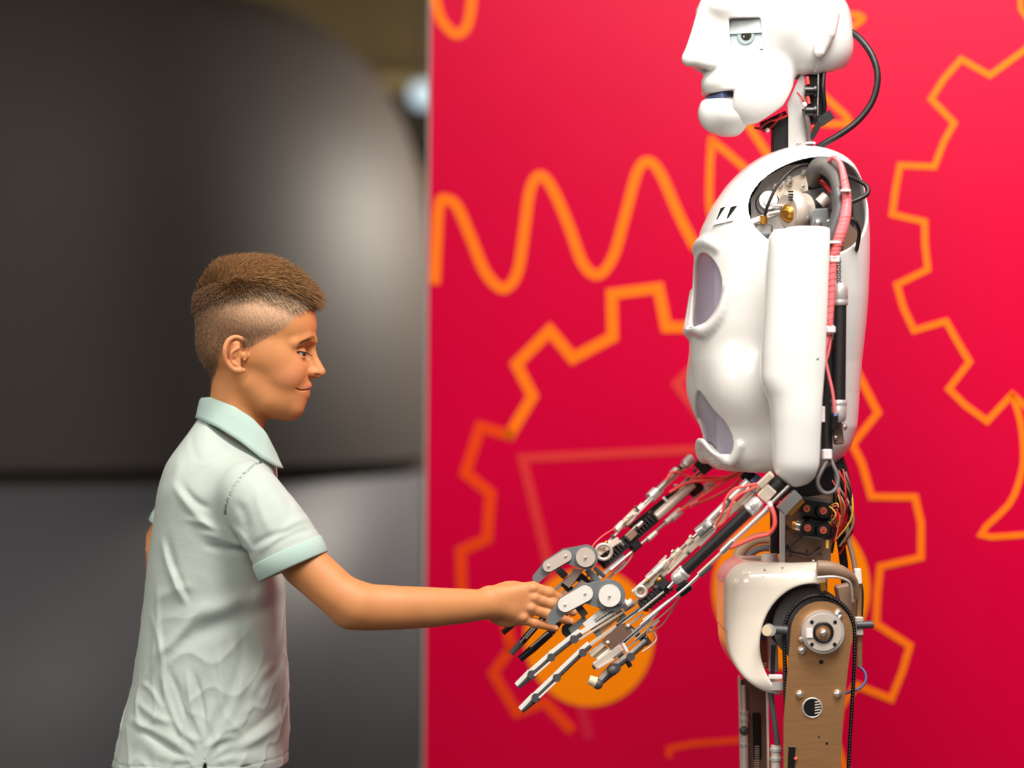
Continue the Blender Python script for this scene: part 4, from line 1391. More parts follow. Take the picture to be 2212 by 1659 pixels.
# lips under the windows, soft belly
tz.chain([Tsurf(l, v, 1) for l, v in ((-112, 630), (-96, 684), (-56, 716), (0, 708), (56, 716), (96, 684), (112, 630))], [7, 10, 13, 15, 13, 10, 7], 14, spl=4)
tz.chain([Tsurf(l, v, 0) for l, v in ((-108, 960), (-84, 992), (-46, 968), (0, 948), (46, 968), (84, 992), (108, 960))], [7, 12, 15, 17, 15, 12, 7], 12, spl=4)
for sg in (-1, 1):
    tz.ell(Td(92, 88 * sg, 832), (74, 84, 74), 40, rot=('v', -15))
tz.chain([Tsurf(l, v, 0) for l, v in ((-70, 540), (-30, 528), (30, 528), (70, 540))], [8, 11, 11, 8], 16, spl=3)
T0 = tz.F.copy()
tz.F = np.maximum(tz.F, -(T0 + 9))
del T0
def win_up(X, Y, Z):
    F, L = tF(X, Y, Z)
    return np.where(F > 0, (np.sqrt((L / 92) ** 2 + ((Y - 630) / 80) ** 2) - 1) * 80, 50).astype(np.float32)
tz.full(win_up, 5, 'cut')
def win_lo(X, Y, Z):
    F, L = tF(X, Y, Z)
    hw = np.interp(Y.ravel(), [840, 860, 905, 940, 968, 985], [2, 34, 84, 92, 92, 84])[None, :, None]
    lipv = 945 + 32 * smooth01(np.abs(L), 8, 70)
    return np.where(F > 0, np.maximum(np.abs(L) - hw, np.maximum(846 - Y, Y - lipv)), 50).astype(np.float32)
tz.full(win_lo, 5, 'cut')
def arm_hole(X, Y, Z):
    F, L = tF(X, Y, Z)
    return np.where(np.abs(L) > 55, (np.sqrt(((F + 6) / 138) ** 2 + ((Y - 456) / 106) ** 2) - 1) * 106, 50).astype(np.float32)
tz.full(arm_hole, 3, 'cut')
# open waist underneath
tz.ell(Td(0, 0, 1020), (110, 30, 110), 4, 'cut')
V_, Q_ = tz.net(1); del tz
torso = link('torso_shell', mesh_np('torso_shell', FR.world(V_), Q_), 'white_plastic', robot)
torso['label'] = 'glossy white chest and back shell with two front windows'
# clear windows
gz = Field((1470, 530, -180), (1640, 990, 150), 3.2)
gz.full(tors)
g0 = gz.F.copy()
gz.F = np.maximum(gz.F + 5, -(g0 + 9.5))
gz.full(lambda X, Y, Z: np.minimum(win_up(X, Y, Z), win_lo(X, Y, Z)) - 9, 0, 'and')
V_, Q_ = gz.net(1); del gz, g0
vc = V_[Q_].mean(1)
up = vc[:, 1] < 780
for m_ in (up, ~up):
    qq = Q_[m_]; ids = np.unique(qq); remap = np.full(len(V_), -1); remap[ids] = np.arange(len(ids))
    link('window_pane', mesh_np('window_pane', FR.world(V_[ids]), remap[qq]), 'tint_glass', torso)
# what is inside: a silver core box
mb = MB()
def tbox(mb, F, L, V, hF, hL, hV, chm=4):
    c = fw(Td(F, L, V))
    return mb.box(c, fw(Td(F + hF, L, V)) - c, fw(Td(F, L + hL, V)) - c, Vector((0, 0, hV / S)), chm / S)
tbox(mb, 30, 0, 720, 62, 78, 220); mb.build('chest_core', 'inner_silver', torso)
mb = MB(); tbox(mb, 112, 0, 640, 14, 66, 84); mb.build('chest_panel', 'chest_silver', torso)
mb = MB(); tbox(mb, 100, 0, 920, 14, 78, 66); mb.build('belly_panel', 'chest_silver', torso)
vv = [338, 350, 370, 400, 440, 480, 520, 545]
bk = [Td(np.interp(v, TVs, TA) - 13, -8, v) for v in vv] + [Td(-(np.interp(v, TVs, TA) - 13), -8, v) for v in vv[::-1]]
mb = MB(); mb.prism([fw(p) for p in bk], fw(Td(0, 0, 450)) - fw(Td(0, 8, 450))); mb.build('bulkhead', 'dark_grey', torso)
# raised vent bar with two wedge slots below the neck
mb = MB()
pts = [Tsurf(l, v, 5) for l, v in ((38, 450), (66, 446), (96, 442), (96, 486), (66, 490), (38, 492))]
mb.prism([fw(p) for p in pts], fw(Td(-8, 0, 470)) - fw(Td(0, 0, 470))); mb.build('vent_bar', 'white_plastic', torso)
for l in (44, 78):
    mb = MB(); mb.prism([fw(Tsurf(l, 456, 7)), fw(Tsurf(l + 11, 454, 7)), fw(Tsurf(l + 3, 480, 7))], fw(Td(-12, 0, 470)) - fw(Td(0, 0, 470))); mb.build('vent_slot', 'black_plastic', torso)
for (u, v) in ((1713, 327), (1722, 326), (1734, 327), (1746, 329), (1738, 338), (1760, 338)):
    screw(u, v, -.045, 2.4, torso, 'dark_grey', 'rivet')

# ================================================================== shoulder works seen through the arm hole
mb = MB(); platep(mb, [(1625, 560), (1622, 430), (1650, 385), (1700, 358), (1745, 352), (1748, 560)], -.045, 6)
shp = mb.build('shoulder_plate', 'inner_silver', robot)
mb = MB(); platep(mb, [(1668, 430), (1672, 398), (1742, 372), (1746, 420)], -.055, 8); mb.build('gusset', 'beige_metal', shp)
for (u, v, r) in ((1737, 371, 7), (1704, 385, 7), (1687, 400, 5), (1705, 392, 9), (1688, 430, 5), (1735, 402, 4)):
    screw(u, v, -.060, r, shp)
mb = MB(); discp(mb, 1660, 432, -.062, 20, 10); discp(mb, 1660, 432, -.064, 11, 6); mb.build('pulley', 'white_plate', shp)
mb = MB(); mb.torus(P(1658, 440, -.06), (0, 1, 0), 25 / S, 1.6 / S, 28, 6); mb.build('belt', 'black_plastic', shp)
mb = MB(); tubep(mb, [(1651, 470, -.10), (1660, 440, -.11), (1680, 400, -.11), (1710, 368, -.10), (1742, 356, -.08), (1750, 372, -.075), (1750, 395, -.07)], 7); mb.build('black_hose', 'black_cable', shp)
mb = MB(); cylp(mb, (1649, 466, -.10), (1650, 484, -.10), 16, n=6); mb.build('brass_fitting', 'gold', shp)
mb = MB(); barp(mb, (1618, 482, -.085), (1686, 458, -.085), 13, 40, 3); mb.build('bracket_arm', 'white_plate', shp)
mb = MB(); barp(mb, (1628, 498, -.08), (1668, 498, -.08), 26, 40, 5); mb.build('motor_block', 'aluminium', shp)
mb = MB(); cylp(mb, (1636, 530, -.09), (1660, 524, -.09), 16); mb.build('spring', 'mouth_blue', shp)
mb = MB(); cylp(mb, (1668, 444, -.11), (1690, 446, -.11), 11); cylp(mb, (1660, 462, -.11), (1684, 458, -.11), 9); mb.build('pin', 'chrome', shp)
# gear head, gold hub, big dark motor
mb = MB(); mb.lathe(P(1700, 456, -.12), P(1740, 452, -.105), [(0, 34 / S), (.12, 41 / S), (.5, 43 / S), (.55, 36 / S), (1, 34 / S)], 30); gh = mb.build('gear_housing', 'pale_plate', shp)
mb = MB(); mb.lathe(P(1697, 462, -.128), P(1704, 461, -.122), [(0, 8 / S), (.2, 15 / S), (1, 20 / S)], 20); mb.build('gear_hub', 'gold', gh)
for i in range(4):
    mb = MB(); cylp(mb, (1703 + i * .6, 414 + i * 6, -.136), (1713, 414 + i * 6, -.132), 4, n=8); mb.build('slot', 'black_plastic', gh)
mb = MB(); barp(mb, (1738, 440, -.095), (1788, 432, -.085), 52, 60, 4); mo_ = mb.build('shoulder_motor', 'dark_grey', shp)
mb = MB(); barp(mb, (1748, 478, -.115), (1790, 474, -.115), 50, 34, 4); mb.build('motor_cover', 'grey_plastic', shp)
screw(1768, 481, -.128, 9, shp); screw(1790, 478, -.125, 5, shp)
mb = MB(); linkp(mb, (1716, 415), 5, (1746, 440), 5, -.128, 8); mb.build('lever', 'beige_metal', shp)
mb = MB(); cylp(mb, (1770, 440, -.12), (1786, 424, -.12), 26); mb.build('motor_cap', 'pale_plate', shp)
mb = MB(); barp(mb, (1752, 360, -.03), (1756, 400, -.03), 26, 30, 2); mb.build('dark_block', 'black_plastic', shp)
mb = MB(); tubep(mb, [(1774, 392, -.10), (1784, 402, -.11), (1800, 420, -.12)], 9); mb.build('red_wire', 'red_wire', shp)
# wide grey sleeve curling over the shoulder
mb = MB(); mb.tube([P(1758, 396, -.10), P(1756, 376, -.115), P(1770, 358, -.125), P(1790, 362, -.13), P(1806, 382, -.14), P(1812, 410, -.15)], 0, 14, 5, rs=[12 / S, 15 / S, 18 / S, 20 / S, 17 / S, 13 / S]); mb.build('cable_boot', 'grey_cable', shp)
mb = MB(); tubep(mb, [(1808, 410, -.15), (1812, 450, -.16), (1800, 495, -.165), (1790, 530, -.165), (1792, 560, -.16)], 28, 14); mb.build('cable_trunk', 'dark_grey', shp)
# black hose looping out at the back
mb = MB(); tubep(mb, [(1825, 378, -.08), (1850, 388, -.10), (1872, 402, -.11), (1874, 418, -.115), (1855, 430, -.12), (1830, 440, -.12)], 10); mb.build('black_hose', 'black_cable', shp)
mb = MB(); tubep(mb, [(1836, 470, -.11), (1850, 482, -.11), (1856, 505, -.10), (1850, 540, -.08)], 9); mb.build('black_hose', 'black_cable', shp)
mb = MB(); platep(mb, [(1822, 470), (1852, 500), (1848, 540), (1822, 562)], -.05, 5); mb.build('back_plate', 'brown_plate', shp)
# pink spiral wrap with white clips
path = [(1790, 348, -.14), (1802, 340, -.15), (1816, 356, -.155), (1824, 390, -.16), (1829, 430, -.165), (1826, 470, -.17), (1816, 505, -.172), (1805, 540, -.172), (1798, 575, -.172), (1795, 630, -.172), (1791, 690, -.172), (1789, 722, -.172)]
mb = MB(); mb.tube([P(*p) for p in path], 0, 10, 8, rs=[4 / S, 5 / S, 6 / S, 8 / S, 10 / S, 11.5 / S, 12 / S, 11 / S, 9.5 / S, 9 / S, 9 / S, 8 / S]); pk = mb.build('spiral_wrap', 'pink_wrap', robot)
fine = [Vector(P(*p)) for p in path]
for i in range(3, len(fine) - 1):
    for t in (0.0, .25, .5, .75):
        p0 = fine[i].lerp(fine[i + 1], t); dd = (fine[i + 1] - fine[i]).normalized()
        ax_ = (dd + Vector((.35, 0, .1))).normalized()
        rr = [4, 5, 6, 8, 10, 11.5, 12, 11, 9.5, 9, 9, 8][i] / S
        MB().torus(p0, ax_, rr * .99, .9 / S, 18, 5).build('wrap_turn', 'coral_tube', pk)
for (u, v, w_) in ((1802, 560, 22), (1793, 712, 22), (1826, 412, 22), (1802, 524, 28)):
    mb = MB(); barp(mb, (u, v - (8 if v > 540 else 3), -.172), (u, v + (8 if v > 540 else 3), -.172), w_, w_, 3); mb.build('cable_tie', 'white_tie', pk)
mb = MB(); tubep(mb, [(1790, 722, -.172), (1784, 750, -.172), (1783, 775, -.17), (1790, 810, -.17), (1798, 845, -.17), (1804, 892, -.168)], 7); mb.build('pink_tube', 'pink_wrap', pk)
mb = MB(); tubep(mb, [(1795, 722, -.17), (1791, 755, -.168), (1784, 782, -.166)], 7); mb.build('pink_tube', 'pink_wrap', pk)

# ================================================================== upper arm shell (near), and its pneumatic muscle
FA = Frame(-0.165)
aV = [488, 494, 505, 520, 577, 700, 760, 819, 840, 855, 880, 922, 1005, 1030, 1044, 1052]
aL = [1690, 1672, 1663, 1659, 1654, 1647, 1643, 1641.5, 1648, 1657, 1663, 1667, 1669, 1677, 1692, 1716]
bV = [488, 494, 783, 866, 1005, 1030, 1044, 1052]
bR = [1789, 1789, 1778, 1771, 1765, 1757, 1744, 1720]
uz = Field((1625, 484, -90), (1800, 1058, 60), 2.2)
def armf(X, Y, Z):
    y = Y.ravel()
    l = sint(y, aV, aL, 8)[None, :, None]; r = sint(y, bV, bR, 8)[None, :, None]
    c = (l + r) / 2 + 8; a = (r - l) / 2 + 8
    dep = sint(y, [488, 500, 530, 900, 1010, 1040, 1052], [34, 50, 62, 62, 54, 36, 16], 12)[None, :, None]
    x_, z_ = np.abs(X - c) / np.maximum(a, 1), np.abs(Z) / dep
    q = (x_ ** 2.3 + z_ ** 2.3) ** (1 / 2.3)
    return ((q - 1) * np.minimum(a, dep)).astype(np.float32)
uz.full(armf)
uz.full(lambda X, Y, Z: (np.maximum(490 - Y, Y - 1052) + 0 * X + 0 * Z).astype(np.float32), 10, 'and')
u0 = uz.F.copy()
uz.F = np.maximum(uz.F, -(u0 + 7)); del u0
uz.full(lambda X, Y, Z: np.maximum(X - np.interp(Y.ravel(), bV, bR)[None, :, None], Z - 34).astype(np.float32), 2, 'and')
uz.box((1722, 476, 0), (70, 20, 30), 2, 2, 'cut')
V_, Q_ = uz.net(1); del uz
arm = link('upper_arm_shell', mesh_np('upper_arm_shell', FA.world(V_), Q_), 'white_plastic', robot)
screw(1763, 672, -.196, 7, arm); screw(1763, 775, -.196, 7, arm)
def muscle(a, b, d, parent, cap=30, capd=1.25, capm='aluminium', body='black_rubber'):
    A, B = Vector(a), Vector(b)
    L_ = math.hypot(B.x - A.x, B.y - A.y); t = cap / L_
    A2, B2 = A.lerp(B, t), A.lerp(B, 1 - t)
    k = px(a[2])
    mb = MB(); n = 40
    prof_ = [(i / n, d / 2 * k * (1 + .012 * (i % 2))) for i in range(n + 1)]
    mb.lathe(P(*A2), P(*B2), prof_, 18); o = mb.build('muscle', body, parent)
    for p, q_ in ((A, A2), (B, B2)):
        mb = MB(); e = capd * d / 2 * k
        mb.lathe(P(*p), P(*q_), [(0, e * .62), (.12, e * .86), (.3, e * .96), (.7, e), (.74, e * .94), (.78, e), (.97, e), (1, e * .9)], 20); mb.build('muscle_cap', capm, o)
    return o
mm = muscle((1815, 612, -.155), (1812, 912, -.155), 28, robot, 48, 1.22)
mb = MB()
for i in range(10):
    mb.torus(P(1811 + (i % 2), 560 + i * 5.5, -.155), (0, .6, .8), 4 / S, 1.3 / S, 10, 5)
mb.build('chain', 'dark_grey', mm)
mb = MB(); tubep(mb, [(1786, 720, -.15), (1788, 800, -.15), (1785, 880, -.15), (1786, 970, -.152)], 26); tr = mb.build('cable_trunk', 'black_cable', robot)
mb = MB(); barp(mb, (1786, 970, -.155), (1786, 993, -.155), 21, 21, 3); mb.build('ferrule', 'white_tie', tr)
mb = MB(); tubep(mb, [(1788, 994, -.155), (1776, 1015, -.165), (1766, 1040, -.17), (1774, 1060, -.17), (1790, 1066, -.17), (1806, 1055, -.165), (1810, 1030, -.16), (1800, 1005, -.155), (1794, 990, -.15)], 9); mb.build('grey_loop', 'grey_cable', tr)
mb = MB(); barp(mb, (1777, 878, -.165), (1777, 912, -.165), 9, 10, 1); mb.build('clip', 'white_tie', tr)
mb = MB(); barp(mb, (1804, 892, -.166), (1800, 928, -.166), 13, 13, 2); mb.build('connector', 'black_plastic', tr)
mb = MB(); tubep(mb, [(1804, 892, -.168), (1805, 898, -.168)], 11); mb.build('connector_lip', 'mouth_blue', tr)
screw(1823, 922, -.15, 8, mm); screw(1805, 945, -.15, 5, mm)
mb = MB(); barp(mb, (1806, 905, -.14), (1812, 960, -.14), 22, 16, 3); mb.build('muscle_mount', 'brown_plate', mm)
# ================================================================== forearms
def mixy(a, b, t): return a + (b - a) * t
# --- near forearm: depth runs from the elbow (toward the camera) to the wrist
def yn(u): return mixy(-.172, -.120, (1700 - u) / 330.0)
def N(u, v, dy=0.0): return (u, v, yn(u) + dy)
mb = MB(); barp(mb, N(1668, 1022), N(1446, 1228), 13, 16, 1.5); fa = mb.build('forearm_rail', 'beige_metal', robot)
mb = MB(); barp(mb, N(1700, 1040, .012), N(1660, 1070, .012), 40, 40, 4); mb.build('elbow_block', 'black_plastic', fa)
mb = MB(); cylp(mb, N(1690, 1040), N(1664, 1060), 36); mb.build('elbow_collar', 'black_rubber', fa)
mb = MB(); barp(mb, N(1668, 1052, -.004), N(1646, 1076, -.004), 28, 30, 2); mb.build('elbow_clevis', 'beige_metal', fa)
mb = MB(); barp(mb, N(1668, 1024, -.012), N(1640, 1050, -.012), 15, 14, 2); mb.build('clevis_arm', 'beige_metal', fa)
muscle(N(1642, 1080, -.012), N(1456, 1256, -.012), 25, fa, 34, 1.3)
mb = MB(); cylp(mb, N(1460, 1253, -.012), N(1444, 1270, -.012), 8); mb.build('muscle_rod', 'chrome', fa)
# slim cylinders above the rail
mb = MB(); cylp(mb, N(1610, 1048, -.004), N(1514, 1143, -.004), 17); cy = mb.build('air_cylinder', 'aluminium', fa)
for a, b, d in (((1618, 1042), (1606, 1054), 24), ((1536, 1130), (1508, 1152), 27), ((1524, 1132), (1532, 1140), 34)):
    mb = MB(); cylp(mb, N(*a, -.004), N(*b, -.004), d); mb.build('cylinder_cap', 'chrome', cy)
mb = MB(); cylp(mb, N(1508, 1152, -.004), N(1440, 1214, -.004), 8); mb.build('piston_rod', 'chrome', cy)
for (u, v, d, l) in ((1462, 1196, 17, 12), (1436, 1218, 20, 9), (1490, 1170, 14, 8)):
    mb = MB(); cylp(mb, N(u + l * .7, v - l * .7, -.004), N(u - l * .7, v + l * .7, -.004), d, n=6); mb.build('rod_end', 'beige_metal', cy)
mb = MB(); barp(mb, N(1590, 1086, .02), N(1452, 1218, .02), 10, 8, 1); mb.build('inner_bar', 'beige_metal', fa)
mb = MB(); barp(mb, N(1452, 1222, 0), N(1372, 1284, 0), 16, 12, 1.5); lower = mb.build('wrist_arm', 'beige_metal', fa)
mb = MB(); barp(mb, N(1440, 1214, -.006), N(1366, 1278, -.006), 6, 10, 1); mb.build('wrist_strip', 'white_plate', lower)
mb = MB(); ballp(mb, 1424, 1252, -.135, 6); mb.build('brass_nut', 'gold', lower)
mb = MB(); mb.torus(P(1384, 1278, -.13), (0, 1, 0), 11 / S, 4 / S, 18, 8); mb.build('guide_ring', 'pale_plate', lower)
# rods below the muscle
mb = MB(); cylp(mb, N(1704, 1050, -.02), N(1490, 1262, -.02), 7); rod = mb.build('tie_rod', 'chrome', fa)
mb = MB(); cylp(mb, N(1660, 1098, -.022), N(1574, 1178, -.022), 11); mb.build('slim_cylinder', 'aluminium', rod)
mb = MB(); cylp(mb, N(1584, 1168, -.022), N(1560, 1192, -.022), 15); mb.build('cylinder_end', 'chrome', rod)
mb = MB(); cylp(mb, N(1560, 1192, -.022), N(1508, 1240, -.022), 6); mb.build('piston_rod', 'beige_metal', rod)
mb = MB(); cylp(mb, N(1536, 1222, -.02), N(1512, 1244, -.02), 10, n=8); mb.build('rod_coupler', 'dark_grey', rod)
mb = MB(); cylp(mb, N(1490, 1262, -.02), N(1384, 1350, -.012), 6); mb.build('pull_rod', 'chrome', rod)
mb = MB(); barp(mb, N(1490, 1262, -.012), N(1466, 1280, -.012), 24, 18, 2); mb.build('rod_clamp', 'black_plastic', fa)
mb = MB(); barp(mb, N(1442, 1268, 0), N(1420, 1250, 0), 24, 22, 2); mb.build('rod_clamp', 'black_plastic', fa)
# ribbed bellows at the wrist
def bellows(a, b, d, n, parent, m='black_rubber'):
    k = px(a[2]); prof_ = []
    for i in range(n * 4 + 1):
        prof_.append((i / (n * 4), d / 2 * k * (1 if (i % 4) in (1, 2) else .78)))
    mb = MB(); mb.lathe(P(*a), P(*b), prof_, 18, smooth=False)
    return mb.build('bellows', m, parent)
bellows(N(1446, 1262, .004), N(1386, 1312, .004), 32, 8, fa)
mb = MB(); cylp(mb, N(1452, 1292, -.008), N(1390, 1340, -.008), 7); cylp(mb, N(1434, 1278, -.012), N(1380, 1322, -.012), 5); mb.build('pull_rod', 'chrome', fa)
mb = MB(); tubep(mb, [N(1476, 1280, -.01), N(1456, 1306, -.01), N(1430, 1330, -.012), N(1404, 1352, -.012), N(1396, 1378, -.012)], 3); mb.build('thin_wire', 'tan_cable', fa)
mb = MB(); tubep(mb, [N(1470, 1284, 0), N(1452, 1318, 0), N(1428, 1352, 0), N(1400, 1366, 0)], 3); mb.build('thin_wire', 'tan_cable', fa)
# coral air tubes
for p, d in (([N(1640, 1044, 0), N(1612, 1050, -.02), N(1584, 1058, -.025), N(1566, 1082, -.025), N(1560, 1110, -.022), N(1546, 1134, -.015)], 6),
             ([N(1646, 1048, .005), N(1618, 1058, -.015), N(1590, 1074, -.022), N(1576, 1100, -.022), N(1566, 1126, -.018), N(1548, 1140, -.012)], 6),
             ([N(1664, 1090, -.028), N(1672, 1112, -.03), N(1673, 1136, -.03), N(1660, 1154, -.028), N(1634, 1160, -.026), N(1596, 1176, -.024), N(1576, 1184, -.022)], 9)):
    mb = MB(); tubep(mb, p, d); mb.build('air_tube', 'coral_tube', fa)
mb = MB(); cylp(mb, N(1660, 1084, -.028), N(1665, 1094, -.028), 11); mb.build('tube_fitting', 'white_tie', fa)

# --- far forearm
def yf(u): return mixy(.150, .045, (1530 - u) / 230.0)
def M(u, v, dy=0.0): return (u, v, yf(u) + dy)
mb = MB(); barp(mb, M(1512, 1022), M(1340, 1182), 10, 16, 1.5); ff_ = mb.build('forearm_rail', 'beige_metal', robot)
mb = MB(); cylp(mb, M(1490, 994), M(1408, 1072), 15); cy = mb.build('air_cylinder', 'chrome', ff_)
for a, b, d in (((1494, 990), (1480, 1004), 23), ((1418, 1062), (1404, 1076), 24), ((1462, 1016), (1452, 1026), 19)):
    mb = MB(); cylp(mb, M(*a), M(*b), d); mb.build('cylinder_cap', 'aluminium', cy)
mb = MB(); cylp(mb, M(1404, 1076), M(1330, 1144), 7); mb.build('piston_rod', 'chrome', cy)
for (u, v, d, l) in ((1362, 1118, 20, 12), (1338, 1138, 16, 8), (1382, 1098, 14, 7)):
    mb = MB(); cylp(mb, M(u + l, v - l), M(u - l, v + l), d, n=8); mb.build('rod_end', 'beige_metal', cy)
mb = MB(); barp(mb, M(1500, 1040, .006), M(1368, 1148, .006), 30, 10, 1.5); mb.build('backing_bar', 'black_plastic', ff_)
mb = MB(); cylp(mb, M(1496, 1048, -.008), M(1416, 1118, -.008), 18); mb.build('motor_tube', 'pale_plate', ff_)
mb = MB(); cylp(mb, M(1512, 1050, -.006), M(1494, 1064, -.006), 24); mb.build('motor_cap', 'black_plastic', ff_)
# ribbed rack
mb = MB(); barp(mb, M(1416, 1114, -.002), M(1298, 1218, -.002), 27, 14, 1.5); rk = mb.build('rack', 'black_plastic', ff_)
for i in range(17):
    t = i / 16; u = mixy(1408, 1306, t); v = mixy(1122, 1212, t)
    MBx = MB(); barp(MBx, M(u - 7, v - 7, -.011), M(u + 4, v + 5, -.011), 3, 4, .5); MBx.build('rack_tooth', 'dark_grey', rk)
mb = MB(); barp(mb, M(1372, 1148, -.012), M(1356, 1164, -.012), 16, 6, 1); mb.build('rack_carriage', 'brown_plate', rk)
mb = MB(); cylp(mb, M(1538, 1044, -.01), M(1318, 1232, -.01), 7); rod = mb.build('tie_rod', 'chrome', ff_)
for (u, v, d, l) in ((1530, 1052, 20, 9), (1460, 1112, 18, 10), (1446, 1122, 13, 8), (1408, 1158, 12, 9)):
    mb = MB(); cylp(mb, M(u + l, v - l * .86, -.012), M(u - l, v + l * .86, -.012), d, n=8); mb.build('rod_coupler', 'pale_plate', rod)
mb = MB(); barp(mb, M(1380, 1172, -.012), M(1364, 1186, -.012), 20, 16, 2); mb.build('rod_clamp', 'black_plastic', ff_)
mb = MB(); barp(mb, M(1336, 1166, -.008), M(1290, 1196, -.008), 14, 10, 1.5); mb.build('wrist_arm', 'beige_metal', ff_)
mb = MB(); mb.torus(P(1304, 1192, .03), (0, 1, 0.15), 17 / S, 4 / S, 20, 8); mb.build('guide_ring', 'pale_plate', ff_)
mb = MB(); ballp(mb, 1309, 1172, .03, 5); mb.build('brass_nut', 'gold', ff_)
mb = MB(); barp(mb, M(1346, 1200, 0), M(1280, 1262, -.01), 8, 10, 1); barp(mb, M(1352, 1214, .01), M(1300, 1262, .0), 6, 8, 1); mb.build('pull_rod', 'aluminium', ff_)
mb = MB(); tubep(mb, [M(1376, 1182, -.01), M(1362, 1206, -.01), M(1344, 1228, -.01), M(1326, 1240, -.01)], 3); mb.build('thin_wire', 'tan_cable', ff_)
mb = MB(); tubep(mb, [M(1330, 1140, -.01), M(1304, 1156, -.01), M(1286, 1172, -.01), M(1278, 1184, -.01)], 3); mb.build('thin_wire', 'coral_tube', ff_)
for p in ([M(1545, 985, .02), M(1560, 1004, 0), M(1580, 1018, -.02), M(1600, 1012, -.04)],
          [M(1604, 1018, -.06), M(1570, 1030, -.03), M(1530, 1032, -.02), M(1490, 1030, -.015), M(1462, 1020, -.012), M(1448, 1024, -.01), M(1440, 1038, -.01)],
          [M(1602, 1022, -.06), M(1560, 1044, -.04), M(1520, 1070, -.025), M(1490, 1090, -.02), M(1462, 1108, -.016)],
          [M(1600, 1016, -.06), M(1556, 1036, -.04), M(1500, 1040, -.02), M(1470, 1050, -.016), M(1446, 1064, -.012)],
          [M(1604, 1026, -.06), M(1580, 1052, -.05), M(1540, 1074, -.03), M(1506, 1088, -.02)]):
    mb = MB(); tubep(mb, p, 6.5); mb.build('air_tube', 'coral_tube', ff_)
mb = MB(); cylp(mb, M(1506, 1084, -.022), M(1490, 1092, -.022), 11); mb.build('tube_splice', 'pink_wrap', ff_)
mb = MB(); tubep(mb, [M(1550, 1008, -.01), M(1520, 1016, -.015), M(1500, 1030, -.015)], 4); mb.build('thin_wire', 'black_cable', ff_)
mb = MB(); barp(mb, (1530, 996, .11), (1512, 1012, .12), 34, 24, 3); mb.build('elbow_block', 'black_plastic', ff_)
mb = MB(); barp(mb, (1628, 1020, .0), (1608, 1040, .0), 30, 30, 3); mb.build('valve_block', 'black_plastic', ff_)
mb = MB(); cylp(mb, (1640, 1028, -.03), (1624, 1042, -.03), 13); mb.build('valve_cap', 'mouth_blue', ff_)

# small fittings crowding both forearms
rf = random.Random(21)
for (fn, par, ua, va, ub, vb2, names) in ((N, fa, 1640, 1040, 1400, 1262, 0), (M, ff_, 1500, 1004, 1312, 1186, 1)):
    for i in range(34):
        t = rf.random(); off = rf.choice((-1, 1)) * rf.uniform(6, 20) + (2 if names else 0)
        u = mixy(ua, ub, t) - off * .62; v = mixy(va, vb2, t) - off * .70
        l = rf.uniform(4, 13); dy = rf.uniform(-.018, .012)
        kind = rf.choice(('nut', 'nut', 'collar', 'strip', 'strip', 'clip'))
        mb = MB()
        if kind == 'strip': barp(mb, fn(u + l * 1.6, v - l * 1.6, dy), fn(u - l * 1.6, v + l * 1.6, dy), rf.uniform(2.5, 5), 4, .6); mb.build('link_strip', rf.choice(('beige_metal', 'aluminium', 'pale_plate')), par)
        elif kind == 'collar': cylp(mb, fn(u + l * .5, v - l * .5, dy), fn(u - l * .5, v + l * .5, dy), rf.uniform(8, 14), n=10); mb.build('rod_collar', rf.choice(('chrome', 'aluminium', 'beige_metal')), par)
        elif kind == 'nut': cylp(mb, fn(u, v, dy - .004), fn(u - 4, v + 4, dy - .004), rf.uniform(5, 10), n=6); mb.build('hex_nut', rf.choice(('chrome', 'dark_grey', 'beige_metal', 'gold')), par)
        else: barp(mb, fn(u + 4, v + 4, dy), fn(u - 4, v - 4, dy), rf.uniform(4, 8), 8, .8); mb.build('rod_clip', rf.choice(('black_plastic', 'dark_grey', 'white_plate')), par)

# ================================================================== hands
def finger_bar(pts, y, widths, parent, tipdark=True, mtop='beige_metal', mbody='dark_grey'):
    """one linkage finger: a dark rod per joint with a pale top strip and knuckle barrels"""
    o = None
    for i in range(len(pts) - 1):
        (u0, v0), (u1, v1) = pts[i], pts[i + 1]
        w = widths[i]
        yy = y + .002 * i
        mb = MB(); last = i == len(pts) - 2
        if last:
            cylp(mb, (u0, v0, yy), (u1, v1, yy), w, w * .72, 12)
        else:
            cylp(mb, (u0, v0, yy), (u1, v1, yy), w * .62, n=10)
        ob = mb.build('finger_link', mbody, parent if o is None else parent)
        dx, dy = u1 - u0, v1 - v0; L_ = math.hypot(dx, dy); nx, ny = dy / L_, -dx / L_
        if nx > 0: nx, ny = -nx, -ny
        mb = MB(); f = w * .42
        barp(mb, (u0 + nx * f, v0 + ny * f, yy), (u1 + nx * f * (.6 if last else 1), v1 + ny * f * (.6 if last else 1), yy), w * .46, w * .8, .8)
        mb.build('finger_strip', mtop, parent)
        if i > 0:
            mb = MB(); k = px(yy); c = P(u0, v0, yy)
            mb.cyl(c - Vector((0, w * .62 * k, 0)), c + Vector((0, w * .62 * k, 0)), w * .52 * k, n=14)
            mb.build('knuckle', mbody, parent)
    return o
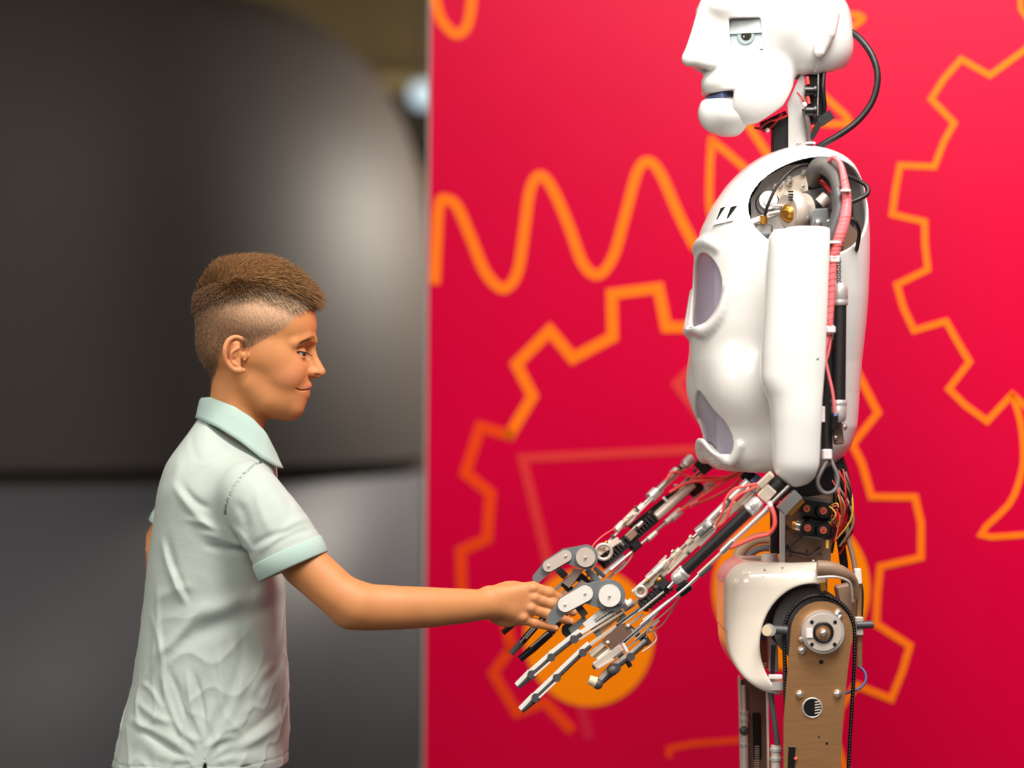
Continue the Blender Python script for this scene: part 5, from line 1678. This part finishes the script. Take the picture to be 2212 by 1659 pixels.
def thumb(base, rb, j1, r1, j2, r2, tip, rt_, y, name_m, parent, body_r):
    """grey thumb: drum at the base, a pale side plate over the middle link, blunt tip"""
    mb = MB(); linkp(mb, base, body_r, j1, r1 * 1.22, y + .004, 20); tb = mb.build('thumb_drum', 'grey_plastic', parent)
    mb = MB(); linkp(mb, j1, r1 * 1.2, j2, r2 * 1.15, y + .0045, 14); mb.build('thumb_link', 'grey_plastic', parent)
    mb = MB(); linkp(mb, j2, r2 * 1.02, tip, rt_, y + .003, 18); mb.build('thumb_tip', 'grey_plastic', parent)
    mb = MB(); discp(mb, base[0], base[1], y - .001, rb, 9, 36); mb.build('drum_plate', name_m, parent)
    mb = MB(); linkp(mb, j1, r1, j2, r2, y - .002, 7); mb.build('thumb_plate', name_m, parent)
    for (u, v) in (base, j1, j2):
        screw(u, v, y - .003, 3.2, parent, 'chrome')

# --- near hand
yh = -.112
mb = MB(); platep(mb, [(1341, 1345), (1366, 1362), (1322, 1404), (1300, 1384)], yh - .004, 5)
hand = mb.build('palm_plate', 'brown_plate', robot)
hand['label'] = 'brown metal palm plate of the nearer robot hand'
screw(1357, 1352, yh - .006, 4.5, hand, 'beige_metal'); screw(1313, 1388, yh - .006, 4.5, hand, 'beige_metal')
thumb((1317, 1287), 24, (1264, 1282), 17, (1221, 1306), 16, (1193, 1338), 12, yh - .012, 'white_plate', hand, 34)
# long rails that carry the fingers
for a, b, w, m_ in (((1366, 1296), (1240, 1376), 10, 'white_plate'), ((1372, 1306), (1250, 1382), 5, 'beige_metal'), ((1384, 1316), (1258, 1404), 8, 'beige_metal'), ((1390, 1326), (1272, 1412), 5, 'aluminium'),
                    ((1352, 1352), (1276, 1418), 6, 'beige_metal'), ((1408, 1338), (1290, 1436), 7, 'aluminium'), ((1420, 1322), (1340, 1392), 8, 'aluminium'), ((1410, 1352), (1318, 1430), 4, 'chrome'), ((1350, 1300), (1284, 1342), 9, 'white_plate'), ((1388, 1290), (1352, 1318), 6, 'beige_metal'), ((1330, 1296), (1262, 1352), 12, 'white_plate'), ((1400, 1300), (1330, 1352), 6, 'aluminium'), ((1366, 1360), (1290, 1424), 5, 'white_plate'), ((1424, 1340), (1372, 1384), 6, 'beige_metal')):
    mb = MB(); barp(mb, (*a, yh), (*b, yh), w, 8, 1); mb.build('finger_rail', m_, hand)
for a, b, w in (((1328, 1310), (1350, 1340), 15), ((1276, 1350), (1296, 1372), 14), ((1290, 1274), (1306, 1306), 12)):
    mb = MB(); barp(mb, (*a, yh + .006), (*b, yh + .006), w, 12, 1.5); mb.build('cross_bar', 'grey_plastic', hand)
for a, b, w in (((1358, 1354), (1394, 1386), 12), ((1322, 1398), (1350, 1424), 13), ((1240, 1298), (1264, 1330), 16), ((1388, 1372), (1402, 1392), 15), ((1336, 1338), (1346, 1352), 12)):
    mb = MB(); barp(mb, (*a, yh + .004), (*b, yh + .004), w, 12, 1.5); mb.build('cross_bar', 'dark_grey', hand)
mb = MB(); platep(mb, [(1322, 1318), (1336, 1336), (1302, 1366), (1286, 1352)], yh + .008, 12); mb.build('palm_block', 'cream_block', hand)
mb = MB(); platep(mb, [(1300, 1386), (1316, 1404), (1296, 1430), (1280, 1418), (1286, 1400)], yh + .004, 12); mb.build('palm_block', 'cream_block', hand)
mb = MB(); platep(mb, [(1318, 1292), (1352, 1294), (1360, 1306), (1330, 1312)], yh - .004, 12); mb.build('drive_block', 'white_plate', hand)
for (u, v) in ((1336, 1300), (1350, 1312), (1300, 1312)):
    mb = MB(); barp(mb, (u - 5, v - 5, yh - .01), (u + 5, v + 5, yh - .01), 9, 8, 1); mb.build('drive_nut', 'dark_grey', hand)
mb = MB(); cylp(mb, (1366, 1298, yh - .006), (1354, 1306, yh - .006), 15); mb.build('drive_cap', 'white_plate', hand)
mb = MB(); discp(mb, 1228, 1362, yh + .010, 15, 14); mb.build('finger_drum', 'black_plastic', hand)
mb = MB(); platep(mb, [(1228, 1358), (1262, 1330), (1268, 1340), (1236, 1372)], yh + .006, 10); mb.build('finger_web', 'grey_plastic', hand)
finger_bar([(1256, 1368), (1240, 1380), (1191, 1419), (1149, 1456), (1118, 1483)], yh, [18, 18, 17, 19, 17], hand, mtop='white_plate')
finger_bar([(1276, 1394), (1259, 1409), (1203, 1463), (1158, 1506), (1126, 1535)], yh, [17, 17, 17, 19, 17], hand, mtop='white_plate')
for (a, b) in (((1188, 1430), (1154, 1460)), ((1200, 1474), (1164, 1508))):
    mb = MB(); barp(mb, (*a, yh - .004), (*b, yh - .004), 4, 4, .6); mb.build('return_rod', 'white_plate', hand)
# short third finger and the curled little finger with its pad
mb = MB(); barp(mb, (1342, 1398, yh), (1284, 1440, yh), 18, 14, 2); f3 = mb.build('finger_link', 'pale_plate', hand)
mb = MB(); cylp(mb, (1300, 1428, yh), (1281, 1443, yh), 13, 9); mb.build('finger_tip', 'black_plastic', hand)
mb = MB(); barp(mb, (1326, 1424, yh - .006), (1292, 1444, yh - .006), 5, 5, .8); mb.build('return_rod', 'beige_metal', hand)
finger_bar([(1398, 1386), (1362, 1418), (1330, 1442), (1296, 1474)], yh + .002, [15, 18, 21], hand, mtop='pale_plate')
mb = MB(); ballp(mb, 1323, 1448, yh - .002, 12); mb.build('knuckle', 'dark_grey', hand)
mb = MB(); ballp(mb, 1291, 1478, yh, 11.5); mb.build('finger_tip', 'dark_grey', hand)
mb = MB(); cylp(mb, (1288, 1474, yh - .002), (1272, 1468, yh - .002), 24, 20); mb.build('finger_pad', 'cream_block', hand)
mb = MB(); tubep(mb, [(1396, 1356, yh - .008), (1412, 1366, yh - .008), (1418, 1380, yh - .008), (1408, 1394, yh - .008), (1388, 1408, yh - .008)], 4, 6, 4); mb.build('wire_bracket', 'beige_metal', hand)
mb = MB(); cylp(mb, (1345, 1390, yh - .012), (1355, 1408, yh - .012), 7); mb.build('white_pin', 'white_tie', hand)
mb = MB(); cylp(mb, (1356, 1430, yh), (1362, 1440, yh), 11); mb.build('knuckle', 'black_plastic', hand)

# --- far hand
yg = .004
mb = MB(); platep(mb, [(1238, 1228), (1262, 1230), (1230, 1270), (1214, 1258), (1232, 1244)], yg - .01, 6)
fh = mb.build('palm_plate', 'pale_plate', robot)
fh['label'] = 'pale metal palm plate of the robot hand behind the boy hand'
thumb((1265, 1204), 21, (1222, 1201), 13, (1185, 1223), 12.5, (1160, 1249), 10, -.034, 'pale_plate', fh, 27)
for a, b, w, m_ in (((1246, 1232), (1160, 1310), 9, 'aluminium'), ((1258, 1240), (1170, 1322), 6, 'beige_metal'), ((1292, 1240), (1200, 1330), 8, 'aluminium'), ((1282, 1232), (1196, 1312), 5, 'beige_metal'), ((1300, 1256), (1236, 1312), 6, 'beige_metal')):
    mb = MB(); barp(mb, (*a, yg), (*b, yg), w, 8, 1); mb.build('finger_rail', m_, fh)
for a, b, w, m_ in (((1268, 1230), (1298, 1262), 14, 'grey_plastic'), ((1204, 1228), (1222, 1246), 16, 'dark_grey'), ((1216, 1258), (1234, 1276), 15, 'black_plastic'), ((1250, 1244), (1274, 1268), 20, 'black_plastic'), ((1284, 1226), (1306, 1246), 9, 'dark_grey')):
    mb = MB(); barp(mb, (*a, yg - .004), (*b, yg - .004), w, 12, 1.5); mb.build('cross_bar', m_, fh)
mb = MB(); platep(mb, [(1256, 1252), (1272, 1262), (1248, 1282), (1236, 1274)], yg - .008, 8); mb.build('palm_block', 'pale_plate', fh)
for pts, w, m_ in (([(1180, 1290), (1136, 1326), (1086, 1367)], 14, 'black_plastic'), ([(1200, 1306), (1160, 1350), (1128, 1386), (1104, 1412)], 15, 'black_plastic'), ([(1226, 1316), (1190, 1366), (1150, 1402), (1123, 1424)], 17, 'black_plastic')):
    for i in range(len(pts) - 1):
        mb = MB(); cylp(mb, (*pts[i], yg), (*pts[i + 1], yg), w, w * (.85 if i == len(pts) - 2 else 1)); mb.build('finger_link', 'grey_plastic' if (m_ and i == 2 and w == 15) else m_, fh)
for a, b in (((1164, 1340), (1124, 1388)), ((1172, 1338), (1136, 1380)), ((1184, 1366), (1146, 1398))):
    mb = MB(); cylp(mb, (*a, yg - .008), (*b, yg - .008), 4); mb.build('return_rod', 'aluminium', fh)
# ================================================================== waist
mb = MB(); platep(mb, [(1695, 1080), (1800, 1066), (1794, 1220), (1695, 1220)], -.06, 6)
ws = mb.build('spine_plate', 'brown_plate', robot)
mb = MB(); barp(mb, (1690, 1082, -.066), (1690, 1216, -.066), 12, 12, 1.5); mb.build('spine_bar', 'aluminium', ws)
mb = MB(); barp(mb, (1675, 1088, -.02), (1675, 1196, -.02), 22, 20, 2); mb.build('spine_strap', 'black_plastic', ws)
mb = MB(); barp(mb, (1740, 1000, 0), (1745, 1110, 0), 130, 120, 10); mb.build('waist_core', 'black_plastic', ws)
mb = MB(); barp(mb, (1686, 1104, -.115), (1724, 1066, -.115), 26, 30, 2); bx_ = mb.build('waist_motor', 'chrome', ws)
mb = MB(); barp(mb, (1702, 1108, -.11), (1732, 1078, -.11), 18, 26, 2); mb.build('motor_side', 'gold', bx_)
mb = MB(); barp(mb, (1726, 1094, -.085), (1796, 1104, -.085), 46, 26, 6); kb = mb.build('valve_block', 'black_plastic', ws)
mb = MB(); barp(mb, (1728, 1138, -.085), (1798, 1146, -.085), 46, 26, 6); mb.build('valve_block', 'black_plastic', ws)
for (u, v) in ((1743, 1099), (1779, 1104), (1745, 1141), (1779, 1146)):
    mb = MB(); discp(mb, u, v, -.103, 15, 12, 20, 17); mb.build('valve_knob', 'black_plastic', ws)
    mb = MB(); discp(mb, u, v, -.106, 7.5, 6, 16, 9); mb.build('valve_cap', 'copper', ws)
    mb = MB(); discp(mb, u, v, -.1066, 3, 3, 10); mb.build('valve_socket', 'red_wire', ws)
mb = MB(); cylp(mb, (1714, 1134, -.08), (1732, 1138, -.085), 24); mb.build('elbow_fitting', 'gold', ws)
mb = MB(); cylp(mb, (1720, 1134, -.084), (1734, 1137, -.086), 27); mb.build('fitting_ring', 'chrome', ws)
for (u, v) in ((1698, 1140), (1699, 1182)):
    mb = MB(); barp(mb, (u - 5, v, -.066), (u + 5, v, -.066), 10, 6, .5); mb.build('slot', 'black_plastic', ws)
for (u, v) in ((1708, 1142), (1743, 1190), (1707, 1200), (1772, 1197)):
    screw(u, v, -.063, 3, ws, 'dark_grey')
mb = MB(); tubep(mb, [(1735, 1158, -.075), (1712, 1176, -.072), (1707, 1190, -.072), (1722, 1194, -.072), (1748, 1198, -.072), (1760, 1190, -.072), (1772, 1182, -.07)], 4); mb.build('black_wire', 'black_cable', ws)
mb = MB(); tubep(mb, [(1800, 990, -.02), (1812, 1030, -.02), (1816, 1090, -.02), (1808, 1150, -.02)], 46, 12); mb.build('loom_trunk', 'black_cable', ws)
rw = random.Random(3)
for i in range(16):
    u0, v0 = rw.uniform(1790, 1822), rw.uniform(1010, 1060)
    u2, v2 = rw.uniform(1786, 1818), rw.uniform(1130, 1200)
    bul = rw.uniform(6, 34)
    m_ = ('red_wire', 'black_cable', 'red_wire', 'black_cable', 'tan_cable', 'yellow_wire', 'coral_tube', 'black_cable')[i % 8]
    y0_ = rw.uniform(-.07, -.02)
    mb = MB(); tubep(mb, [(u0, v0, y0_), (mixy(u0, u2, .3) + bul * .8, mixy(v0, v2, .3), y0_ - .012), (mixy(u0, u2, .65) + bul, mixy(v0, v2, .65), y0_ - .01), (u2, v2, y0_)], rw.choice((3.5, 4.5, 6)))
    mb.build('loom_wire', m_, ws)
for i in range(8):
    u0 = rw.uniform(1786, 1800); v0 = rw.uniform(1085, 1150)
    mb = MB(); tubep(mb, [(u0, v0, -.09), (u0 + rw.uniform(10, 24), v0 + rw.uniform(-14, 24), -.098), (u0 + rw.uniform(-4, 14), v0 + rw.uniform(36, 60), -.09)], 3.5); mb.build('loom_wire', ('red_wire', 'black_cable', 'coral_tube', 'yellow_wire')[i % 4], ws)
mb = MB(); tubep(mb, [(1824, 1020, -.04), (1834, 1060, -.045), (1830, 1110, -.045), (1832, 1160, -.05), (1844, 1210, -.05), (1850, 1250, -.05)], 11); mb.build('tan_hose', 'tan_cable', ws)
mb = MB(); tubep(mb, [(1812, 1110, -.02), (1815, 1160, -.02), (1822, 1210, -.02), (1826, 1260, -.02)], 18); mb.build('black_strap', 'black_plastic', ws)
mb = MB(); tubep(mb, [(1828, 1040, -.05), (1838, 1080, -.05), (1834, 1120, -.05), (1841, 1150, -.05)], 7); mb.build('black_hose', 'black_cable', ws)
mb = MB(); cylp(mb, (1787, 1166, -.095), (1787, 1184, -.095), 7, n=6); mb.build('yellow_plug', 'yellow_wire', ws)

# ================================================================== hip shell
FH = Frame(-0.03)
pz = Field((1540, 1190, -170), (1790, 1500, 170), 2.5)
pz.box((1682, 1352, 0), (126, 146, 140), 52)
pz.full(lambda X, Y, Z: np.where((X < 1694) & (Y > 1352), np.sqrt((X - 1694) ** 2 + (Y - 1352) ** 2) - 138, -50).astype(np.float32) + 0 * Z, 8, 'and')
pz.full(lambda X, Y, Z: (1204 - Y + 12 * np.exp(-((X - 1612) / 26) ** 2) * -1 + 0 * Z).astype(np.float32), 6, 'and')
p0 = pz.F.copy(); pz.F = np.maximum(pz.F, -(p0 + 14)); del p0
pz.full(lambda X, Y, Z: np.where(np.abs(Z) > 20, (np.sqrt(((X - 1740) / 112) ** 2 + ((Y - 1378) / 128) ** 2) - 1) * 112, 50).astype(np.float32), 6, 'cut')
pz.full(lambda X, Y, Z: (np.maximum(X - 1768, 0) * 1.0 + (X - 1768) * (X < 1768) + 0 * Y + 0 * Z).astype(np.float32), 3, 'and')
# top saddle between the two sides
pz.full(lambda X, Y, Z: (np.sqrt((X - 1700) ** 2 + 0 * Y + (Z * 1.0) ** 2) - 96 + np.maximum(0, Y - 1240) * 5).astype(np.float32), 4, 'cut')
V_, Q_ = pz.net(1); del pz
hip = link('hip_shell', mesh_np('hip_shell', FH.world(V_), Q_), 'hip_plastic', robot)
hip['label'] = 'glossy cream white hip shell with oval side opening'
for (u, v) in ((1652, 1231), (1690, 1226), (1757, 1212), (1557, 1252)):
    screw(u, v, -.12, 3, hip, 'pale_plate', 'rivet')
# tan hoop of the far hip and the grey ring inside it
mb = MB(); mb.torus(P(1652, 1222, .07), (0, 1, .1), 62 / S, 13 / S, 30, 10, math.radians(170), math.radians(280), ref=(1, 0, 0)); mb.build('far_hoop', 'tan_plastic', hip)
mb = MB(); mb.torus(P(1654, 1228, .06), (0, 1, .1), 46 / S, 8 / S, 30, 10, math.radians(170), math.radians(280), ref=(1, 0, 0)); mb.build('hoop_liner', 'grey_plastic', hip)
mb = MB(); cylp(mb, (1662, 1196, -.03), (1662, 1214, -.03), 36); mb.build('spine_socket', 'white_plate', hip)
# metal band continuing the shell round the back
mb = MB(); mb.tube([P(1765, 1226, -.12), P(1795, 1228, -.12), P(1822, 1238, -.115), P(1842, 1256, -.10), P(1848, 1290, -.09)], 0, 12, 5, rs=[16 / S, 15 / S, 13 / S, 11 / S, 9 / S]); mb.build('hip_band', 'tan_cable', hip)
mb = MB(); mb.torus(P(1768, 1236, -.135), (0, 1, 0), 76 / S, 5 / S, 30, 8, math.radians(-75), math.radians(10), ref=(1, 0, 0)); 
mb = MB(); tubep(mb, [(1765, 1248, -.13), (1800, 1246, -.13), (1826, 1252, -.125), (1838, 1264, -.12), (1842, 1300, -.11)], 6); mb.build('band_edge', 'pale_plate', hip)
mb = MB(); barp(mb, (1776, 1256, -.12), (1780, 1276, -.12), 14, 14, 2); mb.build('hip_stud', 'gold', hip)
# inner frame seen through the oval opening
mb = MB(); barp(mb, (1666, 1300, -.05), (1670, 1450, -.05), 20, 30, 2); fr = mb.build('hip_frame', 'aluminium', robot)
mb = MB(); platep(mb, [(1632, 1360), (1660, 1340), (1668, 1440), (1646, 1446), (1628, 1432)], -.02, 8); mb.build('frame_plate', 'brown_plate', fr)
mb = MB(); platep(mb, [(1640, 1330), (1654, 1305), (1660, 1330), (1654, 1386), (1640, 1380)], -.03, 8); mb.build('frame_tab', 'mouth_dark', fr)
mb = MB(); discp(mb, 1663, 1362, -.135, 13, 22, 24); kn = mb.build('hip_knob', 'aluminium', fr)
mb = MB(); discp(mb, 1657, 1363, -.139, 11, 8, 20); mb.build('knob_face', 'cream_block', kn)
mb = MB(); cylp(mb, (1672, 1360, -.12), (1700, 1362, -.12), 20); mb.build('knob_shaft', 'dark_grey', kn)
screw(1651, 1436, -.03, 6, fr)
mb = MB(); tubep(mb, [(1642, 1320, -.05), (1634, 1350, -.05), (1626, 1380, -.05), (1624, 1420, -.05)], 5); mb.build('frame_cable', 'black_cable', fr)
mb = MB(); discp(mb, 1752, 1352, -.095, 82, 30, 48); dk_ = mb.build('drive_pulley', 'dark_grey', fr)
mb = MB(); discp(mb, 1730, 1338, -.08, 74, 22, 48); mb.build('inner_pulley', 'black_plastic', fr)
mb = MB(); barp(mb, (1706, 1262, -.06), (1784, 1262, -.06), 34, 60, 4); mb.build('gear_box', 'dark_grey', fr)
mb = MB(); barp(mb, (1820, 1262, -.05), (1836, 1340, -.05), 36, 40, 4); mb.build('side_block', 'tan_cable', fr)

# ================================================================== near thigh
yt = -.125
def side_outline(cu, cv, r, left, right, vb_):
    pts = []
    for i in range(25):
        t = math.pi + math.pi * i / 24
        pts.append((cu + r * math.cos(t), cv + r * math.sin(t)))
    return pts + [right(1450), right(1560), right(vb_), left(vb_), left(1560), left(1450)]
LFT = lambda v: (float(np.interp(v, [1370, 1450, 1590, 1660, 1800, 2300], [1708, 1701, 1690, 1687, 1690, 1700])), v)
RGT = lambda v: (float(np.interp(v, [1370, 1430, 1560, 1660, 1800, 2300], [1843, 1833, 1820, 1812, 1805, 1795])), v)
mb = MB(); platep(mb, side_outline(1775, 1366, 67, LFT, RGT, 2060), yt, 6)
th = mb.build('thigh_plate', 'bronze_plate', robot)
th['label'] = 'bronze toned metal side plate of the nearer thigh'
mb = MB(); platep(mb, side_outline(1772, 1366, 62, LFT, RGT, 2060), yt + .035, 6); mb.build('thigh_inner_plate', 'brown_plate', th)
# hub
mb = MB(); discp(mb, 1778, 1366, yt - .014, 46, 26, 44); hub = mb.build('hip_hub', 'aluminium', th)
mb = MB(); discp(mb, 1778, 1366, yt - .017, 40, 8, 44); mb.build('hub_face', 'pale_plate', th)
mb = MB(); mb.torus(P(1778, 1366, yt - .018), (0, 1, 0), 19 / S, 3.5 / S, 30, 8); mb.build('hub_seal', 'black_plastic', th)
mb = MB(); discp(mb, 1778, 1366, yt - .018, 16, 4, 28); mb.build('hub_axle', 'bronze_plate', th)
ballp(MB(), 1779, 1367, yt - .020, 9).build('hub_ball', 'chrome', th)
for (du, dv) in ((-24, -22), (26, -22), (-24, 26), (25, 26)):
    mb = MB(); discp(mb, 1778 + du, 1366 + dv, yt - .0176, 4.2, 3, 14); mb.build('hub_bolt', 'black_plastic', th)
mb = MB(); barp(mb, (1749, 1358, yt - .018), (1749, 1378, yt - .018), 14, 4, .6); mb.build('hub_sticker', 'white_tie', th)
for (u, v, r) in ((1733, 1405, 9.5), (1811, 1323, 8), (1815, 1332, 6), (1731, 1381, 6), (1728, 1500, 8.5), (1810, 1499, 9), (1817, 1358, 4)):
    screw(u, v, yt - .003, r, th)
for (u, v, r) in ((1774, 1430, 5), (1769, 1592, 2), (1786, 1606, 3)):
    mb = MB(); discp(mb, u, v, yt - .0004, r, 3, 14); mb.build('drill_hole', 'black_plastic', th)
# round window with ribs behind
mb = MB(); discp(mb, 1755, 1529, yt - .0006, 19.5, 4, 30); wn = mb.build('round_window', 'black_plastic', th)
mb = MB(); mb.torus(P(1755, 1529, yt - .0005), (0, 1, 0), 20 / S, 1.6 / S, 30, 6); mb.build('window_rim', 'aluminium', th)
for i in range(5):
    mb = MB(); barp(mb, (1760, 1517 + i * 6, yt - .001), (1773, 1515 + i * 6, yt - .001), 2.4, 2, .3); mb.build('window_rib', 'pale_plate', th)
mb = MB(); barp(mb, (1711, 1612, yt - .0008), (1709, 1660, yt - .0008), 15, 4, 1); mb.build('slot', 'black_plastic', th)
ballp(MB(), 1719, 1639, yt - .003, 4).build('red_led', 'coral_tube', th)
# toothed belt over the pulley and down both sides
path = [(1697, 1660), (1697, 1560), (1696, 1460), (1694, 1390)]
for i in range(13):
    t = math.pi + math.pi * i / 12
    path.append((1770 + 76 * math.cos(t) * 1.0, 1368 + 82 * math.sin(t)))
path += [(1846, 1420), (1842, 1500), (1836, 1600), (1832, 1680), (1828, 1760)]
mb = MB(); tubep(mb, [(u, v, yt + .012) for u, v in path], 9, 6, 4); bt = mb.build('drive_belt', 'black_rubber', th)
cum = [0.0]
for a, b in zip(path[:-1], path[1:]): cum.append(cum[-1] + math.hypot(b[0] - a[0], b[1] - a[1]))
proto = None
nteeth = int(cum[-1] / 6.4)
for i in range(nteeth):
    s_ = i / nteeth * cum[-1]
    u = float(np.interp(s_, cum, [p[0] for p in path])); v = float(np.interp(s_, cum, [p[1] for p in path]))
    p = P(u, v, yt + .008)
    if proto is None:
        mb = MB(); mb.ball((0, 0, 0), 2.9 / S, 6, 4); proto = mb.build('belt_tooth', 'black_plastic', bt); o = proto
    else:
        o = proto.copy(); COL.objects.link(o); o.parent = bt
    o.location = p
# clamp and rods left of the plate
mb = MB(); cylp(mb, (1674, 1470, -.10), (1674, 1488, -.10), 50); cl = mb.build('thigh_clamp', 'aluminium', robot)
mb = MB(); barp(mb, (1660, 1462, -.11), (1690, 1462, -.11), 10, 14, 2); mb.build('clamp_bolt', 'white_plate', cl)
mb = MB(); cylp(mb, (1664, 1490, -.10), (1680, 1612, -.10), 12); mb.build('thigh_rod', 'dark_grey', cl)
mb = MB(); cylp(mb, (1676, 1610, -.10), (1676, 1700, -.10), 22); mb.build('thigh_cylinder', 'pale_plate', cl)
for v in (1616, 1636):
    mb = MB(); cylp(mb, (1676, v, -.10), (1676, v + 6, -.10), 27); mb.build('cylinder_ring', 'aluminium', cl)
mb = MB(); barp(mb, (1671, 1392, -.09), (1668, 1470, -.09), 9, 9, 1); mb.build('black_chain', 'black_rubber', cl)
mb = MB(); barp(mb, (1657, 1490, -.08), (1660, 1700, -.08), 4, 20, .6); mb.build('guide_strip', 'pale_plate', cl)
# bracket behind the hip on the right
mb = MB(); barp(mb, (1855, 1250, -.08), (1856, 1440, -.08), 12, 16, 1.5); rb_ = mb.build('rear_bracket', 'bronze_plate', robot)
mb = MB(); cylp(mb, (1850, 1350, -.09), (1886, 1349, -.09), 17); mb.build('bracket_pin', 'dark_grey', rb_)
mb = MB(); barp(mb, (1855, 1332, -.085), (1855, 1372, -.085), 18, 20, 2); mb.build('pin_boss', 'pale_plate', rb_)
mb = MB(); barp(mb, (1852, 1228, -.085), (1854, 1262, -.085), 15, 18, 2); mb.build('bracket_top', 'white_plate', rb_)
mb = MB(); tubep(mb, [(1856, 1440, -.085), (1868, 1452, -.09), (1870, 1470, -.095), (1858, 1486, -.10), (1838, 1494, -.105), (1822, 1498, -.11)], 6); mb.build('signal_wire', 'mouth_dark', rb_)
mb = MB(); tubep(mb, [(1858, 1248, -.08), (1864, 1280, -.085), (1862, 1340, -.085), (1860, 1400, -.08)], 4); mb.build('signal_wire', 'black_cable', rb_)

# ================================================================== far thigh
mb = MB(); platep(mb, [(1598, 1470), (1652, 1450), (1660, 1520), (1664, 1660), (1660, 2060), (1618, 2060), (1616, 1660), (1608, 1560)], .045, 6); ft = mb.build('thigh_plate', 'brown_plate', robot)
ft['label'] = 'dark metal side plate of the farther thigh'
mb = MB(); barp(mb, (1597, 1460, .04), (1602, 1700, .04), 5, 24, .6); mb.build('guide_strip', 'pale_plate', ft)
mb = MB(); barp(mb, (1634, 1540, .042), (1636, 1640, .042), 17, 6, 2); mb.build('slot', 'black_plastic', ft)
for i in range(14):
    mb = MB(); barp(mb, (1630, 1612 + i * 5, .040), (1640, 1612 + i * 5, .040), 2, 3, .3); mb.build('spring_coil', 'pale_plate', ft)
mb = MB(); cylp(mb, (1606, 1480, .03), (1608, 1540, .03), 9); cylp(mb, (1608, 1540, .03), (1610, 1680, .03), 15); mb.build('thigh_rod', 'pale_plate', ft)
for v in (1536, 1552, 1606):
    mb = MB(); cylp(mb, (1608, v, .03), (1608, v + 5, .03), 19); mb.build('cylinder_ring', 'aluminium', ft)
ballp(MB(), 1607, 1578, .025, 10).build('rod_joint', 'dark_grey', ft)

# ================================================================== lower legs, feet and floor stand (below the frame)
for (u, y, nm) in ((1750, -.105, 0), (1638, .06, 1)):
    A, B = P(u, 2040, y), P(u + 14, 2040, y)
    zt = A.z
    mb = MB(); mb.cyl((A.x, y, zt + .03), (A.x + .02, y, .10), .045, .032, 20); sk_ = mb.build('shin', 'aluminium', robot)
    mb = MB(); mb.cyl((A.x, y - .045, zt + .02), (A.x, y + .045, zt + .02), .05, n=24); mb.build('knee_joint', 'dark_grey', sk_)
    mb = MB(); mb.box((A.x - .04, y, .055), (.12, 0, 0), (0, .045, 0), (0, 0, .03), .012); mb.build('foot', 'white_plastic', robot)
c = P(1700, 1659, -.02)
mb = MB(); mb.box((c.x - .03, -.02, .0125), (.30, 0, 0), (0, .25, 0), (0, 0, .0125), .004); mb.build('stand_plate', 'dark_grey', robot)
